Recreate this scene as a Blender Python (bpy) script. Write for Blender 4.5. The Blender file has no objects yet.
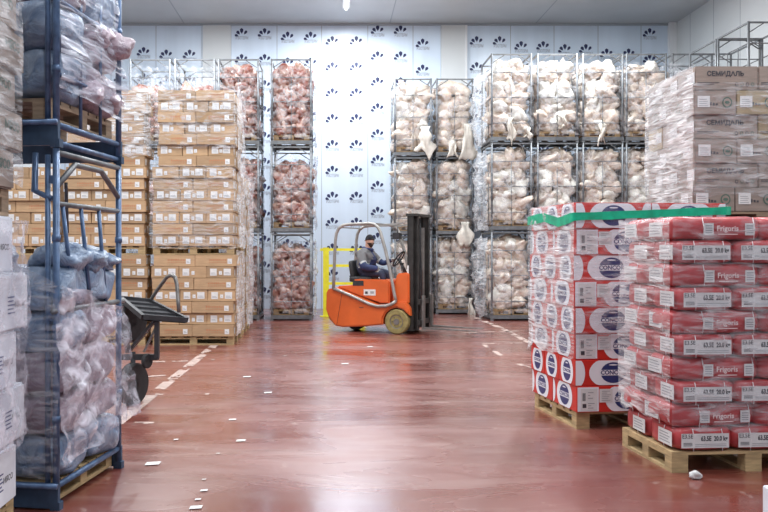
import bpy, bmesh, math, random
from mathutils import Vector, Matrix, noise, Euler
random.seed(7)
C = bpy.context.scene.collection
PI = math.pi
F_PX, CAM_Z, VX, VY = 800.0, 1.57, 330.0, 250.0     # focal length in pixels, eye height, optical axis in the frame
def rnd(a, b): return random.uniform(a, b)

# ---------------------------------------------------------------- materials
def mat(name, col, rough=.6, metal=0., noise_scale=0, amt=.15, bump=0., rand=0., stretch=None, spec=.5, emit=None):
    m = bpy.data.materials.new(name); m.use_nodes = True
    nt = m.node_tree; b = nt.nodes['Principled BSDF']
    b.inputs['Roughness'].default_value = rough; b.inputs['Metallic'].default_value = metal
    b.inputs['Specular IOR Level'].default_value = spec
    b.inputs['Base Color'].default_value = (*col, 1)
    src = None
    tc = nt.nodes.new('ShaderNodeTexCoord')
    if noise_scale:
        n = nt.nodes.new('ShaderNodeTexNoise'); n.inputs['Scale'].default_value = noise_scale; n.inputs['Detail'].default_value = 5
        if stretch:
            mp = nt.nodes.new('ShaderNodeMapping'); mp.inputs['Scale'].default_value = stretch
            nt.links.new(tc.outputs['Object'], mp.inputs['Vector']); nt.links.new(mp.outputs[0], n.inputs['Vector'])
        else: nt.links.new(tc.outputs['Object'], n.inputs['Vector'])
        cr = nt.nodes.new('ShaderNodeValToRGB')
        cr.color_ramp.elements[0].position = .3; cr.color_ramp.elements[1].position = .7
        cr.color_ramp.elements[0].color = tuple(c*(1-amt) for c in col)+(1,)
        cr.color_ramp.elements[1].color = tuple(min(1, c*(1+amt)) for c in col)+(1,)
        nt.links.new(n.outputs['Fac'], cr.inputs[0]); src = cr.outputs[0]
        if bump:
            bp = nt.nodes.new('ShaderNodeBump'); bp.inputs['Strength'].default_value = bump; bp.inputs['Distance'].default_value = .02
            nt.links.new(n.outputs['Fac'], bp.inputs['Height']); nt.links.new(bp.outputs[0], b.inputs['Normal'])
    if rand:
        oi = nt.nodes.new('ShaderNodeObjectInfo'); mr = nt.nodes.new('ShaderNodeMapRange')
        mr.inputs['To Min'].default_value = 1-rand; mr.inputs['To Max'].default_value = 1+rand
        nt.links.new(oi.outputs['Random'], mr.inputs['Value'])
        hs = nt.nodes.new('ShaderNodeHueSaturation'); hs.inputs['Color'].default_value = (*col, 1)
        nt.links.new(mr.outputs[0], hs.inputs['Value'])
        if src: nt.links.new(src, hs.inputs['Color'])
        src = hs.outputs[0]
    if src: nt.links.new(src, b.inputs['Base Color'])
    if emit:
        b.inputs['Emission Color'].default_value = (*col, 1); b.inputs['Emission Strength'].default_value = emit
    return m

def meat_mat(name, c0, c1, lo, hi):
    m = mat(name, c0, .3, noise_scale=5, amt=.1, bump=.9, rand=.12); nt = m.node_tree
    cr = [n for n in nt.nodes if n.bl_idname == 'ShaderNodeValToRGB'][0]
    cr.color_ramp.elements[0].position = lo-.22; cr.color_ramp.elements[1].position = hi-.12
    cr.color_ramp.elements[0].color = (*c0, 1); cr.color_ramp.elements[1].color = (*c1, 1)
    b = nt.nodes['Principled BSDF']; b.inputs['Coat Weight'].default_value = .5; b.inputs['Coat Roughness'].default_value = .15
    bp = [n for n in nt.nodes if n.bl_idname == 'ShaderNodeBump'][0]; tc = nt.nodes.new('ShaderNodeTexCoord')
    n2 = nt.nodes.new('ShaderNodeTexNoise'); n2.inputs['Scale'].default_value = 13; n2.inputs['Distortion'].default_value = 1.5
    nt.links.new(tc.outputs['Object'], n2.inputs['Vector']); nt.links.new(n2.outputs['Fac'], bp.inputs['Height']); return m
def crease_mat(name, c0, c1):
    m = mat(name, c0, .32, noise_scale=3, amt=.1, bump=.9, rand=.12); nt = m.node_tree
    cr = [n for n in nt.nodes if n.bl_idname == 'ShaderNodeValToRGB'][0]
    cr.color_ramp.elements[0].color = (*c0, 1); cr.color_ramp.elements[1].color = (*c1, 1)
    n = [n for n in nt.nodes if n.bl_idname == 'ShaderNodeTexNoise'][0]; n.inputs['Distortion'].default_value = 2.5; n.inputs['Detail'].default_value = 8
    n.inputs['Scale'].default_value = 4; bp = [n for n in nt.nodes if n.bl_idname == 'ShaderNodeBump'][0]; bp.inputs['Distance'].default_value = .05
    return m
def film_mat(name, base, peak, scale=(3, 3, 14), rot=(0, .5, 0), col=(.85, .87, .9), rough=.22):
    """clear stretch film: transparent, with whitish creases where the film is doubled"""
    m = bpy.data.materials.new(name); m.use_nodes = True; nt = m.node_tree
    for n in list(nt.nodes): nt.nodes.remove(n)
    out = nt.nodes.new('ShaderNodeOutputMaterial'); mix = nt.nodes.new('ShaderNodeMixShader')
    tr = nt.nodes.new('ShaderNodeBsdfTransparent'); tr.inputs[0].default_value = (.96, .97, .985, 1)
    p = nt.nodes.new('ShaderNodeBsdfPrincipled'); p.inputs['Base Color'].default_value = (*col, 1)
    p.inputs['Roughness'].default_value = rough; p.inputs['Specular IOR Level'].default_value = .8
    tc = nt.nodes.new('ShaderNodeTexCoord'); mp = nt.nodes.new('ShaderNodeMapping')
    mp.inputs['Scale'].default_value = scale; mp.inputs['Rotation'].default_value = rot
    n = nt.nodes.new('ShaderNodeTexNoise'); n.inputs['Scale'].default_value = 1.6; n.inputs['Detail'].default_value = 6; n.inputs['Distortion'].default_value = .8
    n2 = nt.nodes.new('ShaderNodeTexNoise'); n2.inputs['Scale'].default_value = 2.2; n2.inputs['Detail'].default_value = 2
    mr = nt.nodes.new('ShaderNodeMapRange'); mr.inputs['From Min'].default_value = .42; mr.inputs['From Max'].default_value = .72
    mr.inputs['To Min'].default_value = base; mr.inputs['To Max'].default_value = peak
    mu = nt.nodes.new('ShaderNodeMath'); mu.operation = 'MULTIPLY'
    mr2 = nt.nodes.new('ShaderNodeMapRange'); mr2.inputs['From Min'].default_value = .35; mr2.inputs['From Max'].default_value = .65
    mr2.inputs['To Min'].default_value = .5; mr2.inputs['To Max'].default_value = 1.3
    bp = nt.nodes.new('ShaderNodeBump'); bp.inputs['Strength'].default_value = .9; bp.inputs['Distance'].default_value = .03
    L = nt.links.new
    L(tc.outputs['Object'], mp.inputs[0]); L(mp.outputs[0], n.inputs['Vector']); L(tc.outputs['Object'], n2.inputs['Vector'])
    L(n.outputs['Fac'], mr.inputs['Value']); L(n2.outputs['Fac'], mr2.inputs['Value'])
    L(mr.outputs[0], mu.inputs[0]); L(mr2.outputs[0], mu.inputs[1]); mu.use_clamp = True
    L(n.outputs['Fac'], bp.inputs['Height']); L(bp.outputs[0], p.inputs['Normal'])
    L(mu.outputs[0], mix.inputs[0]); L(tr.outputs[0], mix.inputs[1]); L(p.outputs[0], mix.inputs[2]); L(mix.outputs[0], out.inputs[0])
    return m

M = {}
M['card'] = mat('cardboard', (.42, .275, .155), .7, noise_scale=5, amt=.14, rand=.22, stretch=(1, 1, 5))
M['card_grey'] = mat('grey_cardboard', (.29, .235, .20), .6, noise_scale=6, amt=.14, rand=.12, stretch=(1, 1, 6))
M['card_tan'] = mat('tan_cardboard', (.36, .28, .17), .6, noise_scale=6, amt=.14, rand=.1, stretch=(1, 1, 6))
M['card_print'] = mat('carton_red_print', (.46, .20, .10), .8)
M['ink'] = mat('dark_ink', (.05, .05, .06), .6)
M['ink_green'] = mat('green_ink', (.07, .13, .10), .6)
M['paper'] = mat('white_paper', (.70, .70, .69), .6, noise_scale=20, amt=.06)
M['paper_grey'] = mat('grey_print', (.33, .34, .36), .6)
M['white_card'] = mat('white_carton', (.74, .76, .82), .45, noise_scale=5, amt=.12, rand=.08)
M['red'] = mat('red_carton', (.62, .035, .025), .38, noise_scale=4, amt=.08, rand=.06)
M['white'] = mat('white_print', (.82, .84, .88), .4)
M['navy'] = mat('navy_print', (.03, .045, .16), .4)
M['bag_red'] = mat('red_paper_bag', (.46, .06, .065), .33, noise_scale=7, amt=.18, bump=.25, rand=.08)
M['bag_text'] = mat('pale_pink_print', (.9, .72, .70), .5)
M['strap'] = mat('white_twine', (.85, .82, .82), .5)
M['wood'] = mat('pallet_wood', (.46, .33, .17), .8, noise_scale=6, amt=.3, stretch=(1, 1, 8), rand=.15)
M['wood_grey'] = mat('old_pallet_wood', (.30, .22, .15), .85, noise_scale=6, amt=.3, stretch=(1, 1, 8), rand=.15)
M['wood_orange'] = mat('orange_pallet_wood', (.27, .17, .08), .8, noise_scale=6, amt=.3, rand=.15)
M['steel'] = mat('galvanised_steel', (.17, .18, .19), .45, metal=.4, noise_scale=9, amt=.25, rand=.1)
M['steel_dark'] = mat('dark_steel', (.045, .045, .05), .5, metal=.3, noise_scale=9, amt=.3)
M['blue_steel'] = mat('blue_painted_steel', (.085, .145, .26), .36, metal=.25, noise_scale=14, amt=.35, bump=.1)
M['blue_dark'] = mat('dark_blue_steel', (.045, .085, .15), .5, metal=.2, noise_scale=9, amt=.3)
M['light_steel'] = mat('pale_blue_steel', (.16, .22, .31), .45, metal=.3, noise_scale=9, amt=.25)
M['rust'] = mat('rusty_steel', (.22, .13, .11), .8, noise_scale=12, amt=.4)
M['meat_pale'] = meat_mat('pale_frozen_meat', (.74, .64, .53), (.60, .42, .34), .66, .9)
M['meat_bag_white'] = mat('white_bag', (.78, .74, .66), .32, noise_scale=9, amt=.12, bump=1., rand=.1)
M['meat_red'] = meat_mat('red_frozen_meat', (.56, .40, .32), (.27, .085, .06), .50, .74)
M['sack'] = crease_mat('grey_blue_sack', (.13, .21, .35), (.36, .44, .56))
M['sack_pink'] = crease_mat('pinkish_sack', (.30, .22, .27), (.50, .42, .48))
M['orange'] = mat('orange_paint', (.66, .125, .025), .38, noise_scale=3, amt=.12)
M['guard'] = mat('grey_guard_paint', (.34, .33, .31), .4, metal=.4, noise_scale=8, amt=.2)
M['rubber'] = mat('black_rubber', (.022, .022, .024), .7, noise_scale=20, amt=.3)
M['tyre_yellow'] = mat('worn_yellow_tyre', (.26, .21, .08), .8, noise_scale=12, amt=.35)
M['mast'] = mat('black_mast_steel', (.04, .038, .036), .42, metal=.4, noise_scale=8, amt=.35)
M['fork'] = mat('grey_fork_steel', (.20, .19, .18), .4, metal=.6, noise_scale=10, amt=.3)
M['yellow'] = mat('yellow_paint', (.80, .74, .03), .45, noise_scale=8, amt=.1)
M['green'] = mat('green_film', (.0, .42, .23), .3, noise_scale=10, amt=.25, bump=.3)
M['skin'] = mat('skin', (.62, .36, .26), .5)
M['beard'] = mat('dark_beard', (.045, .03, .025), .85)
M['beanie'] = mat('black_beanie', (.018, .018, .022), .9, noise_scale=60, amt=.4, bump=.3)
M['jacket'] = mat('navy_jacket', (.022, .036, .11), .7, noise_scale=9, amt=.35, bump=.4)
M['jacket_grey'] = mat('grey_jacket_panel', (.15, .15, .155), .75, noise_scale=9, amt=.2, bump=.4)
M['reflective'] = mat('reflective_strip', (.42, .44, .44), .4)
M['trousers'] = mat('navy_trousers', (.022, .028, .06), .8, noise_scale=9, amt=.3, bump=.4)
M['glove'] = mat('grey_glove', (.30, .29, .28), .8)
M['lamp_white'] = mat('lamp_diffuser', (1, 1, 1), .5, emit=6)
M['lamp_body'] = mat('lamp_housing', (.7, .7, .7), .5)
M['logo_grey'] = mat('logo_grey_print', (.33, .36, .42), .6)
M['logo_navy'] = mat('logo_navy_print', (.015, .022, .09), .5)
F_CLEAR = film_mat('clear_film', .03, .45)
F_MID = film_mat('creased_film', .10, .7)
F_WHITE = film_mat('white_creased_film', .26, .80, scale=(3, 3, 11), rot=(.3, .5, .3))
F_SIDE = film_mat('smooth_flank_film', .28, .85, scale=(2, 2, 16), rot=(.35, .1, 0), col=(.93, .93, .94))
F_PINK = film_mat('thin_flank_film', .16, .62, scale=(2, 2, 16), rot=(.35, .1, 0), col=(.93, .90, .91))
F_DIAG = film_mat('diagonal_film', .05, .9, scale=(2.0, 2.0, 16), rot=(.75, 0, .0), col=(.88, .87, .92))
F_CAGE = film_mat('cage_film', .0, .42, scale=(5, 5, 6), col=(.86, .88, .92))

# ---------------------------------------------------------------- mesh building
class MB:
    def __init__(s): s.v = []; s.f = []; s.mi = []; s.mats = []; s.smooth = []
    def m(s, k):
        mm = M[k] if isinstance(k, str) else k
        if mm not in s.mats: s.mats.append(mm)
        return s.mats.index(mm)
    def add(s, vs, fs, k, sm=False, T=None):
        o = len(s.v); i = s.m(k)
        for p in vs:
            p = Vector(p); s.v.append(T @ p if T else p)
        for f in fs: s.f.append([o+a for a in f]); s.mi.append(i); s.smooth.append(sm)
        return s
    def box(s, x0, x1, y0, y1, z0, z1, k, T=None):
        vs = [(x, y, z) for z in (z0, z1) for y in (y0, y1) for x in (x0, x1)]
        return s.add(vs, [(0, 2, 3, 1), (4, 5, 7, 6), (0, 1, 5, 4), (2, 6, 7, 3), (0, 4, 6, 2), (1, 3, 7, 5)], k, T=T)
    def tube(s, pts, r, k, n=8, closed=False):
        pts = [Vector(p) for p in pts]; rings = []; N = len(pts); up = None
        rr = r if isinstance(r, (list, tuple)) else [r]*N
        for i, p in enumerate(pts):
            a = pts[i-1] if i or closed else p; b = pts[(i+1) % N] if i < N-1 or closed else p
            t = (b-a).normalized()
            if up is None: up = Vector((0, 0, 1)) if abs(t.z) < .9 else Vector((1, 0, 0))
            x = t.cross(up)
            if x.length < 1e-4: x = t.orthogonal()
            x.normalize(); y = x.cross(t).normalized(); up = y
            # mitre
            sc = 1.0
            if 0 < i < N-1:
                d = (pts[i]-pts[i-1]).normalized(); c = max(.5, t.dot(d)); sc = 1/c
            rings.append([p + (x*math.cos(2*PI*j/n) + y*math.sin(2*PI*j/n))*rr[i]*(1 if sc == 1 else (sc+1)/2) for j in range(n)])
        vs = [q for R in rings for q in R]; fs = []
        for i in range(N if closed else N-1):
            for j in range(n): fs.append((i*n+j, i*n+(j+1) % n, ((i+1) % N)*n+(j+1) % n, ((i+1) % N)*n+j))
        if not closed: fs += [tuple(range(n))[::-1], tuple((N-1)*n+j for j in range(n))]
        return s.add(vs, fs, k, True)
    def bar(s, a, b, w, k, h=None):
        """square section bar from a to b"""
        a, b = Vector(a), Vector(b); t = (b-a); L = t.length; t.normalize()
        q = t.to_track_quat('Z', 'Y').to_matrix().to_4x4(); T = Matrix.Translation(a) @ q; h = h or w
        return s.box(-w/2, w/2, -h/2, h/2, 0, L, k, T)
    def cyl(s, c, axis, r, L, k, n=24, prof=None):
        """lathe along axis; prof = list of (radius, along)"""
        prof = prof or [(r, -L/2), (r, L/2)]
        T = Matrix.Translation(Vector(c)) @ Vector(axis).to_track_quat('Z', 'Y').to_matrix().to_4x4()
        vs = [(p[0]*math.cos(2*PI*j/n), p[0]*math.sin(2*PI*j/n), p[1]) for p in prof for j in range(n)]
        fs = [(i*n+j, i*n+(j+1) % n, (i+1)*n+(j+1) % n, (i+1)*n+j) for i in range(len(prof)-1) for j in range(n)]
        fs += [tuple(range(n))[::-1], tuple((len(prof)-1)*n+j for j in range(n))]
        return s.add(vs, fs, k, False, T)
    def mesh(s, name):
        me = bpy.data.meshes.new(name); me.from_pydata([tuple(v) for v in s.v], [], s.f)
        for mm in s.mats: me.materials.append(mm)
        me.polygons.foreach_set('material_index', s.mi); me.polygons.foreach_set('use_smooth', s.smooth)
        me.update(); return me
    def build(s, name, parent=None): return link(name, s.mesh(name), parent)

def link(name, data, parent=None):
    o = bpy.data.objects.new(name, data); C.objects.link(o)
    if parent is not None: o.parent = parent
    return o
def tag(o, label=None, cat=None, group=None, kind=None):
    for k, v in (('label', label), ('category', cat), ('group', group), ('kind', kind)):
        if v: o[k] = v
    return o
def empty(name, loc=(0, 0, 0), rz=0):
    o = link(name, None); o.location = loc; o.rotation_euler = (0, 0, rz); o.empty_display_size = .2; return o
CH = {}
def kids(o):
    return [c for c in C.objects if c.parent == o]
def tree(o):
    """snapshot of a thing and its parts for quick copying"""
    allo = list(C.objects)
    def rec(p): return (p, [rec(c) for c in allo if c.parent == p])
    return rec(o)
def copy_tree(t, parent=None):
    c = t[0].copy(); C.objects.link(c)
    if parent is not None: c.parent = parent
    for k in t[1]: copy_tree(k, c)
    return c

_tx = {}
def text_mesh(body, size, k, bold=0.0, xs=1.0):
    """lettering as a mesh in the XZ plane, reading left to right seen from -Y, centred"""
    key = (body, size, k, bold, xs)
    if key in _tx: return _tx[key]
    cu = bpy.data.curves.new('lettering', 'FONT'); cu.body = body; cu.size = size; cu.align_x = 'CENTER'; cu.align_y = 'CENTER'
    cu.offset = bold; cu.resolution_u = 2
    o = bpy.data.objects.new('lettering', cu); C.objects.link(o)
    bpy.context.view_layer.update()
    me = bpy.data.meshes.new_from_object(o.evaluated_get(bpy.context.evaluated_depsgraph_get()))
    bpy.data.objects.remove(o)
    for v in me.vertices: v.co = (v.co.x*xs, 0, v.co.y)
    me.materials.clear(); me.materials.append(M[k])
    _tx[key] = me; return me
def add_text(mb, body, size, k, T, bold=0.0, xs=1.0):
    me = text_mesh(body, size, k, bold, xs)
    mb.add([v.co for v in me.vertices], [tuple(p.vertices) for p in me.polygons], k, False, T)

def soft_box(w, d, h, k, bulge=.02, nz=.01, cuts=5, seed=0, sharp=6., freq=5.):
    """box with soft rounded edges and lumpy faces; origin at the bottom centre"""
    bm = bmesh.new(); bmesh.ops.create_cube(bm, size=2)
    bmesh.ops.subdivide_edges(bm, edges=bm.edges[:], cuts=cuts, use_grid_fill=True)
    off = Vector((seed*3.1, seed*1.7, seed*.9))
    for v in bm.verts:
        p = v.co
        L = (abs(p.x)**sharp+abs(p.y)**sharp+abs(p.z)**sharp)**(1/sharp)
        q = p/L
        b = 1+bulge/min(w, d, h)*2*((1-q.x**2)*(1-q.y**2)+(1-q.y**2)*(1-q.z**2)+(1-q.x**2)*(1-q.z**2))*.5
        q = Vector((q.x*w/2*(1+(b-1)*.3), q.y*d/2*(1+(b-1)*.3), q.z*h/2))
        q += Vector(noise.noise_vector(q*freq+off))*nz
        q.z = max(-h/2, min(h/2, q.z))
        v.co = q+Vector((0, 0, h/2))
    me = bpy.data.meshes.new('soft'); bm.to_mesh(me); bm.free()
    me.materials.append(M[k])
    for p in me.polygons: p.use_smooth = True
    return me
def lump(sx, sy, sz, k, seed, amp=.22, sub=3, k2=None):
    """knobbly bag of frozen meat, origin at its centre"""
    bm = bmesh.new(); bmesh.ops.create_icosphere(bm, subdivisions=sub, radius=1)
    off = Vector((seed*2.7, seed*5.1, seed*1.3))
    for v in bm.verts:
        n = v.co.normalized()
        f = 1+noise.noise(n*1.3+off)*amp*1.8+noise.noise(n*3.4+off)*amp*.8
        f += .10*abs(noise.noise(n*6+off))
        x = n.x*f
        taper = 1-.35*max(0, x)*(.5+.5*math.sin(seed))
        v.co = Vector((x*sx, n.y*f*sy*taper, n.z*f*sz*taper))
    me = bpy.data.meshes.new('lump'); bm.to_mesh(me); bm.free()
    me.materials.append(M[k])
    for p in me.polygons: p.use_smooth = True
    return me

def face(fc, w, d, h):
    """transform taking (u right, 0, v up) flat art, origin at a face's bottom left, onto a box face (box origin bottom centre)"""
    if fc == 'front': return Matrix.Translation((-w/2, -d/2-.0015, 0))
    if fc == 'left': return Matrix.Translation((-w/2-.0015, d/2, 0)) @ Matrix.Rotation(-PI/2, 4, 'Z')
    if fc == 'right': return Matrix.Translation((w/2+.0015, -d/2, 0)) @ Matrix.Rotation(PI/2, 4, 'Z')
def rect(mb, T, u0, u1, v0, v1, k, off=0.):
    mb.add([(u0, -off, v0), (u1, -off, v0), (u1, -off, v1), (u0, -off, v1)], [(0, 1, 2, 3)], k, False, T)
def ell(mb, T, cu, cv, a, b, k, off=0., vmin=-9, vmax=9, umin=-9, umax=9, n=28):
    pts = [(min(umax, max(umin, cu+a*math.cos(2*PI*i/n))), -off, min(vmax, max(vmin, cv+b*math.sin(2*PI*i/n)))) for i in range(n)]
    mb.add(pts, [tuple(range(n))], k, False, T)

def beveled_box(mb, w, d, h, k, bev=.007, x=0, y=0, z=0, sag=0, seed=0):
    bm = bmesh.new(); bmesh.ops.create_cube(bm, size=1)
    for v in bm.verts: v.co = Vector((v.co.x*w, v.co.y*d, (v.co.z+.5)*h))
    bmesh.ops.bevel(bm, geom=bm.edges[:], offset=bev, segments=2, affect='EDGES')
    if sag:
        for v in bm.verts: v.co += Vector(noise.noise_vector(v.co*4+Vector((seed, 0, 0))))*sag
        for v in bm.verts: v.co.z = max(0, min(h, v.co.z))
    mb.add([v.co+Vector((x, y, z)) for v in bm.verts], [[q.index for q in f.verts] for f in bm.faces], k)
    bm.free()

NUM = ['first', 'second', 'third', 'fourth', 'fifth', 'sixth', 'seventh', 'eighth', 'ninth', 'tenth', 'eleventh']
# ---------------------------------------------------------------- the room
WALL_Y, CEIL, XR, XL = 21.4, 7.63, 9.23, -7.2
def floor_mat():
    m = bpy.data.materials.new('red_epoxy_floor'); m.use_nodes = True; nt = m.node_tree; b = nt.nodes['Principled BSDF']; L = nt.links.new
    tc = nt.nodes.new('ShaderNodeTexCoord')
    def nz(scale, sx, sy, det=6, dist=.5):
        mp = nt.nodes.new('ShaderNodeMapping'); mp.inputs['Scale'].default_value = (sx, sy, 1); L(tc.outputs['Object'], mp.inputs[0])
        n = nt.nodes.new('ShaderNodeTexNoise'); n.inputs['Scale'].default_value = scale; n.inputs['Detail'].default_value = det; n.inputs['Distortion'].default_value = dist
        L(mp.outputs[0], n.inputs['Vector']); return n.outputs['Fac']
    def ramp(src, a, b_, ca, cb):
        r = nt.nodes.new('ShaderNodeValToRGB'); r.color_ramp.elements[0].position = a; r.color_ramp.elements[1].position = b_
        r.color_ramp.elements[0].color = ca; r.color_ramp.elements[1].color = cb; L(src, r.inputs[0]); return r.outputs[0]
    def mix(f, a, c, t='MIX'):
        x = nt.nodes.new('ShaderNodeMix'); x.data_type = 'RGBA'; x.blend_type = t
        if isinstance(f, float): x.inputs[0].default_value = f
        else: L(f, x.inputs[0])
        L(a, x.inputs[6]); L(c, x.inputs[7]); return x.outputs[2]
    base = ramp(nz(.55, 1, .5), .3, .7, (.15, .030, .020, 1), (.25, .068, .048, 1))
    scr = ramp(nz(1.3, .6, 2.6, 8, 1.4), .52, .78, (0, 0, 0, 1), (.75, .75, .75, 1))
    rgb = nt.nodes.new('ShaderNodeRGB'); rgb.outputs[0].default_value = (.32, .19, .165, 1)
    c1 = mix(scr, base, rgb.outputs[0])
    spot = ramp(nz(7, 1, .6, 5, .2), .66, .72, (0, 0, 0, 1), (.35, .35, .35, 1))
    rgb2 = nt.nodes.new('ShaderNodeRGB'); rgb2.outputs[0].default_value = (.55, .42, .38, 1)
    c2 = mix(spot, c1, rgb2.outputs[0])
    L(c2, b.inputs['Base Color'])
    r = ramp(nz(1.1, .5, 1.1, 5, 1.), .35, .7, (.13, .13, .13, 1), (.42, .42, .42, 1)); L(r, b.inputs['Roughness'])
    b.inputs['Specular IOR Level'].default_value = .55; b.inputs['Coat Weight'].default_value = .9; b.inputs['Coat Roughness'].default_value = .2; L(ramp(nz(.9, .45, 1.3, 7, 1.6), .38, .68, (.2, .2, .2, 1), (.55, .55, .55, 1)), b.inputs['Coat Roughness'])
    bp = nt.nodes.new('ShaderNodeBump'); bp.inputs['Strength'].default_value = .12; bp.inputs['Distance'].default_value = .02
    L(nz(3, 1, 1, 4), bp.inputs['Height']); L(bp.outputs[0], b.inputs['Normal'])
    return m
def panel_mat(name, col, seams_axis, period, rough=.38):
    m = mat(name, col, rough, noise_scale=.6, amt=.05); return m
M['floor'] = floor_mat()
M['wall'] = mat('white_panel_wall', (.64, .74, .86), .3, noise_scale=.5, amt=.05, stretch=(6, 1, .3))
M['wall_right'] = mat('pale_panel_wall', (.66, .69, .70), .45, noise_scale=.5, amt=.05)
M['ceiling'] = mat('grey_ceiling_panel', (.50, .52, .54), .38, noise_scale=.8, amt=.08)
M['seam'] = mat('panel_seam', (.34, .37, .41), .6)
M['flash'] = mat('white_flashing', (.80, .82, .84), .5)
def struct(o): o['kind'] = 'structure'; return o
struct(MB().box(XL-.1, XR+.1, -3.5, WALL_Y+.1, -.12, 0, 'floor').build('floor'))
cl = struct(MB().box(XL-.1, XR+.1, -3.5, WALL_Y+.1, CEIL, CEIL+.12, 'ceiling').build('ceiling'))
wb = struct(MB().box(XL-.1, XR+.1, WALL_Y, WALL_Y+.12, 0, CEIL, 'wall').build('wall_back'))
wr = struct(MB().box(XR, XR+.12, -3.5, WALL_Y, 0, CEIL, 'wall_right').build('wall_right'))
wl = struct(MB().box(XL-.12, XL, -3.5, WALL_Y, 0, CEIL, 'wall_right').build('wall_left'))
def wx(px): return (px-VX)*WALL_Y/F_PX
def wz(py): return CAM_Z+(VY-py)*WALL_Y/F_PX
mb = MB()
for px in (65, 111, 156, 202, 231, 277, 321.6, 367.8, 413, 441, 467, 510.5, 554, 598, 641):
    mb.box(wx(px)-.008, wx(px)+.008, WALL_Y-.003, WALL_Y+.01, 0, CEIL, 'seam')
mb.build('panel_seam', wb)
mb = MB()
for y in (9.9, 14.3, 17.8):
    mb.box(XL, XR, y-.012, y+.012, CEIL-.003, CEIL+.01, 'seam')
for x in (-3.9, 1.6, 5.5): mb.box(x-.012, x+.012, -3, WALL_Y, CEIL-.003, CEIL+.01, 'seam')
mb.build('panel_seam', cl)
mb = MB()
for i in range(15): mb.box(XR-.003, XR+.01, 3+i*1.25-.008, 3+i*1.25+.008, 0, CEIL, 'seam')
mb.build('panel_seam', wr)
mb = MB()
mb.box(XL, XR, WALL_Y-.035, WALL_Y, CEIL-.06, CEIL, 'seam')
struct(mb.build('trim_ceiling'))
mb = MB(); mb.box(XR-.2, XR, WALL_Y-.12, WALL_Y, 0, CEIL, 'flash'); struct(mb.build('trim_corner'))
mb = MB(); mb.box(wx(441), wx(466), WALL_Y-.05, WALL_Y, 0, CEIL-.06, 'wall_right'); mb.box(wx(465), wx(467), WALL_Y-.06, WALL_Y-.05, 0, CEIL-.06, 'flash'); struct(mb.build('trim_column'))
mb = MB(); mb.box(wx(203), wx(231), WALL_Y-.04, WALL_Y, 0, CEIL-.06, 'wall_right'); struct(mb.build('trim_column'))
# printed fan logos on the wall film
def petal(mb, T, ang, r0, r1, w):
    c, s = math.cos(ang), math.sin(ang); px, pz = -s, c
    pts = [(r0, 0), (r0+(r1-r0)*.45, -w*.45), (r0+(r1-r0)*.8, -w*.5), (r1, 0), (r0+(r1-r0)*.8, w*.5), (r0+(r1-r0)*.45, w*.45)]
    mb.add([(a*c+b*px, 0, a*s+b*pz) for a, b in pts], [tuple(range(6))], 'logo_navy', False, T)
cols = [((121,), 27), ((144,), 27), ((166.6, 190), 29.5), ((242, 265), 34), ((288, 311), 37.5), ((332.7, 356.7), 42), ((378, 401), 31.2), ((423,), 44.5), ((477, 500), 42), ((521.5, 543.5), 47), ((565.2, 586.2), 24), ((607, 629), 28.5), ((650,), 34)]
logo = MB()
for xs, y0 in cols:
    for x in xs:
        y = y0
        while y < 300:
            if wz(y-7) < CEIL:
                T = Matrix.Translation((wx(x), WALL_Y-.004, wz(y+3.5))) @ Matrix.Scale(1.13, 4)
                for a, r1, w in ((160, .185, .05), (128, .20, .058), (93, .225, .066), (55, .20, .05)):
                    petal(logo, T, math.radians(a), .085, r1, w*1.28)
                add_text(logo, 'ИЗОТЕРМ', .10, 'logo_grey', T @ Matrix.Translation((0, -.001, -.015)), .0015, .62)
            y += 25.9
logo.build('printed_logo', wb)

# painted floor lines: worn, built as thin broken strips of paint
M['line'] = mat('worn_white_paint', (.44, .33, .29), .6, noise_scale=10, amt=.25)
def worn_line(ax, ay, bx, by, w, wear=.45, seed=0):
    """irregular paint patches along a line on the floor"""
    mb = MB(); a, b = Vector((ax, ay, 0)), Vector((bx, by, 0)); t = (b-a); L = t.length; t.normalize(); s = Vector((-t.y, t.x, 0))
    st = .045; n = int(L/st); cells = 5
    for i in range(n):
        for j in range(cells):
            p = a+t*(i+.5)*st+s*((j+.5)/cells-.5)*w
            if noise.noise(Vector((p.x*3.2+seed, p.y*2.1, 1)))+.35*noise.noise(Vector((p.x*14, p.y*9, seed))) + .34 > wear:
                c = [p+t*(-st/2)+s*(-w/cells/2), p+t*(st/2)+s*(-w/cells/2), p+t*(st/2)+s*(w/cells/2), p+t*(-st/2)+s*(w/cells/2)]
                mb.add([(q.x, q.y, .0025) for q in c], [(0, 1, 2, 3)], 'line')
    return mb
def fp(px, py):
    d = F_PX*CAM_Z/(py-VY); return ((px-VX)*d/F_PX, d)
fl = bpy.data.objects['floor']
ln = worn_line(-1.93, 7.2, -1.9, 13.2, .13, .22, 3)
for (x0, y0, x1, y1, w) in ((149, 362, 190, 361, .10), (140, 377, 172, 375, .09), (155, 394.5, 212, 394, .09), (134, 423, 155, 423, .08)):
    q = worn_line(*fp(x0, y0), *fp(x1, y1), w, .2, x0); ln.v, o = ln.v+q.v, len(ln.v); ln.f += [[o+i for i in f] for f in q.f]; ln.mi += [ln.m('line')]*len(q.f); ln.smooth += [False]*len(q.f)
for (x0, y0, x1, y1, w) in ((474, 317, 503, 329, .14), (503, 329, 530, 343, .12), (455, 333, 520, 331, .1), (482, 344, 525, 343, .09), (484, 345, 502, 356, .08), (518, 364, 533, 369, .08), (395, 331, 430, 331, .1)):
    q = worn_line(*fp(x0, y0), *fp(x1, y1), w, .25, x0); ln.v, o = ln.v+q.v, len(ln.v); ln.f += [[o+i for i in f] for f in q.f]; ln.mi += [ln.m('line')]*len(q.f); ln.smooth += [False]*len(q.f)
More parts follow.
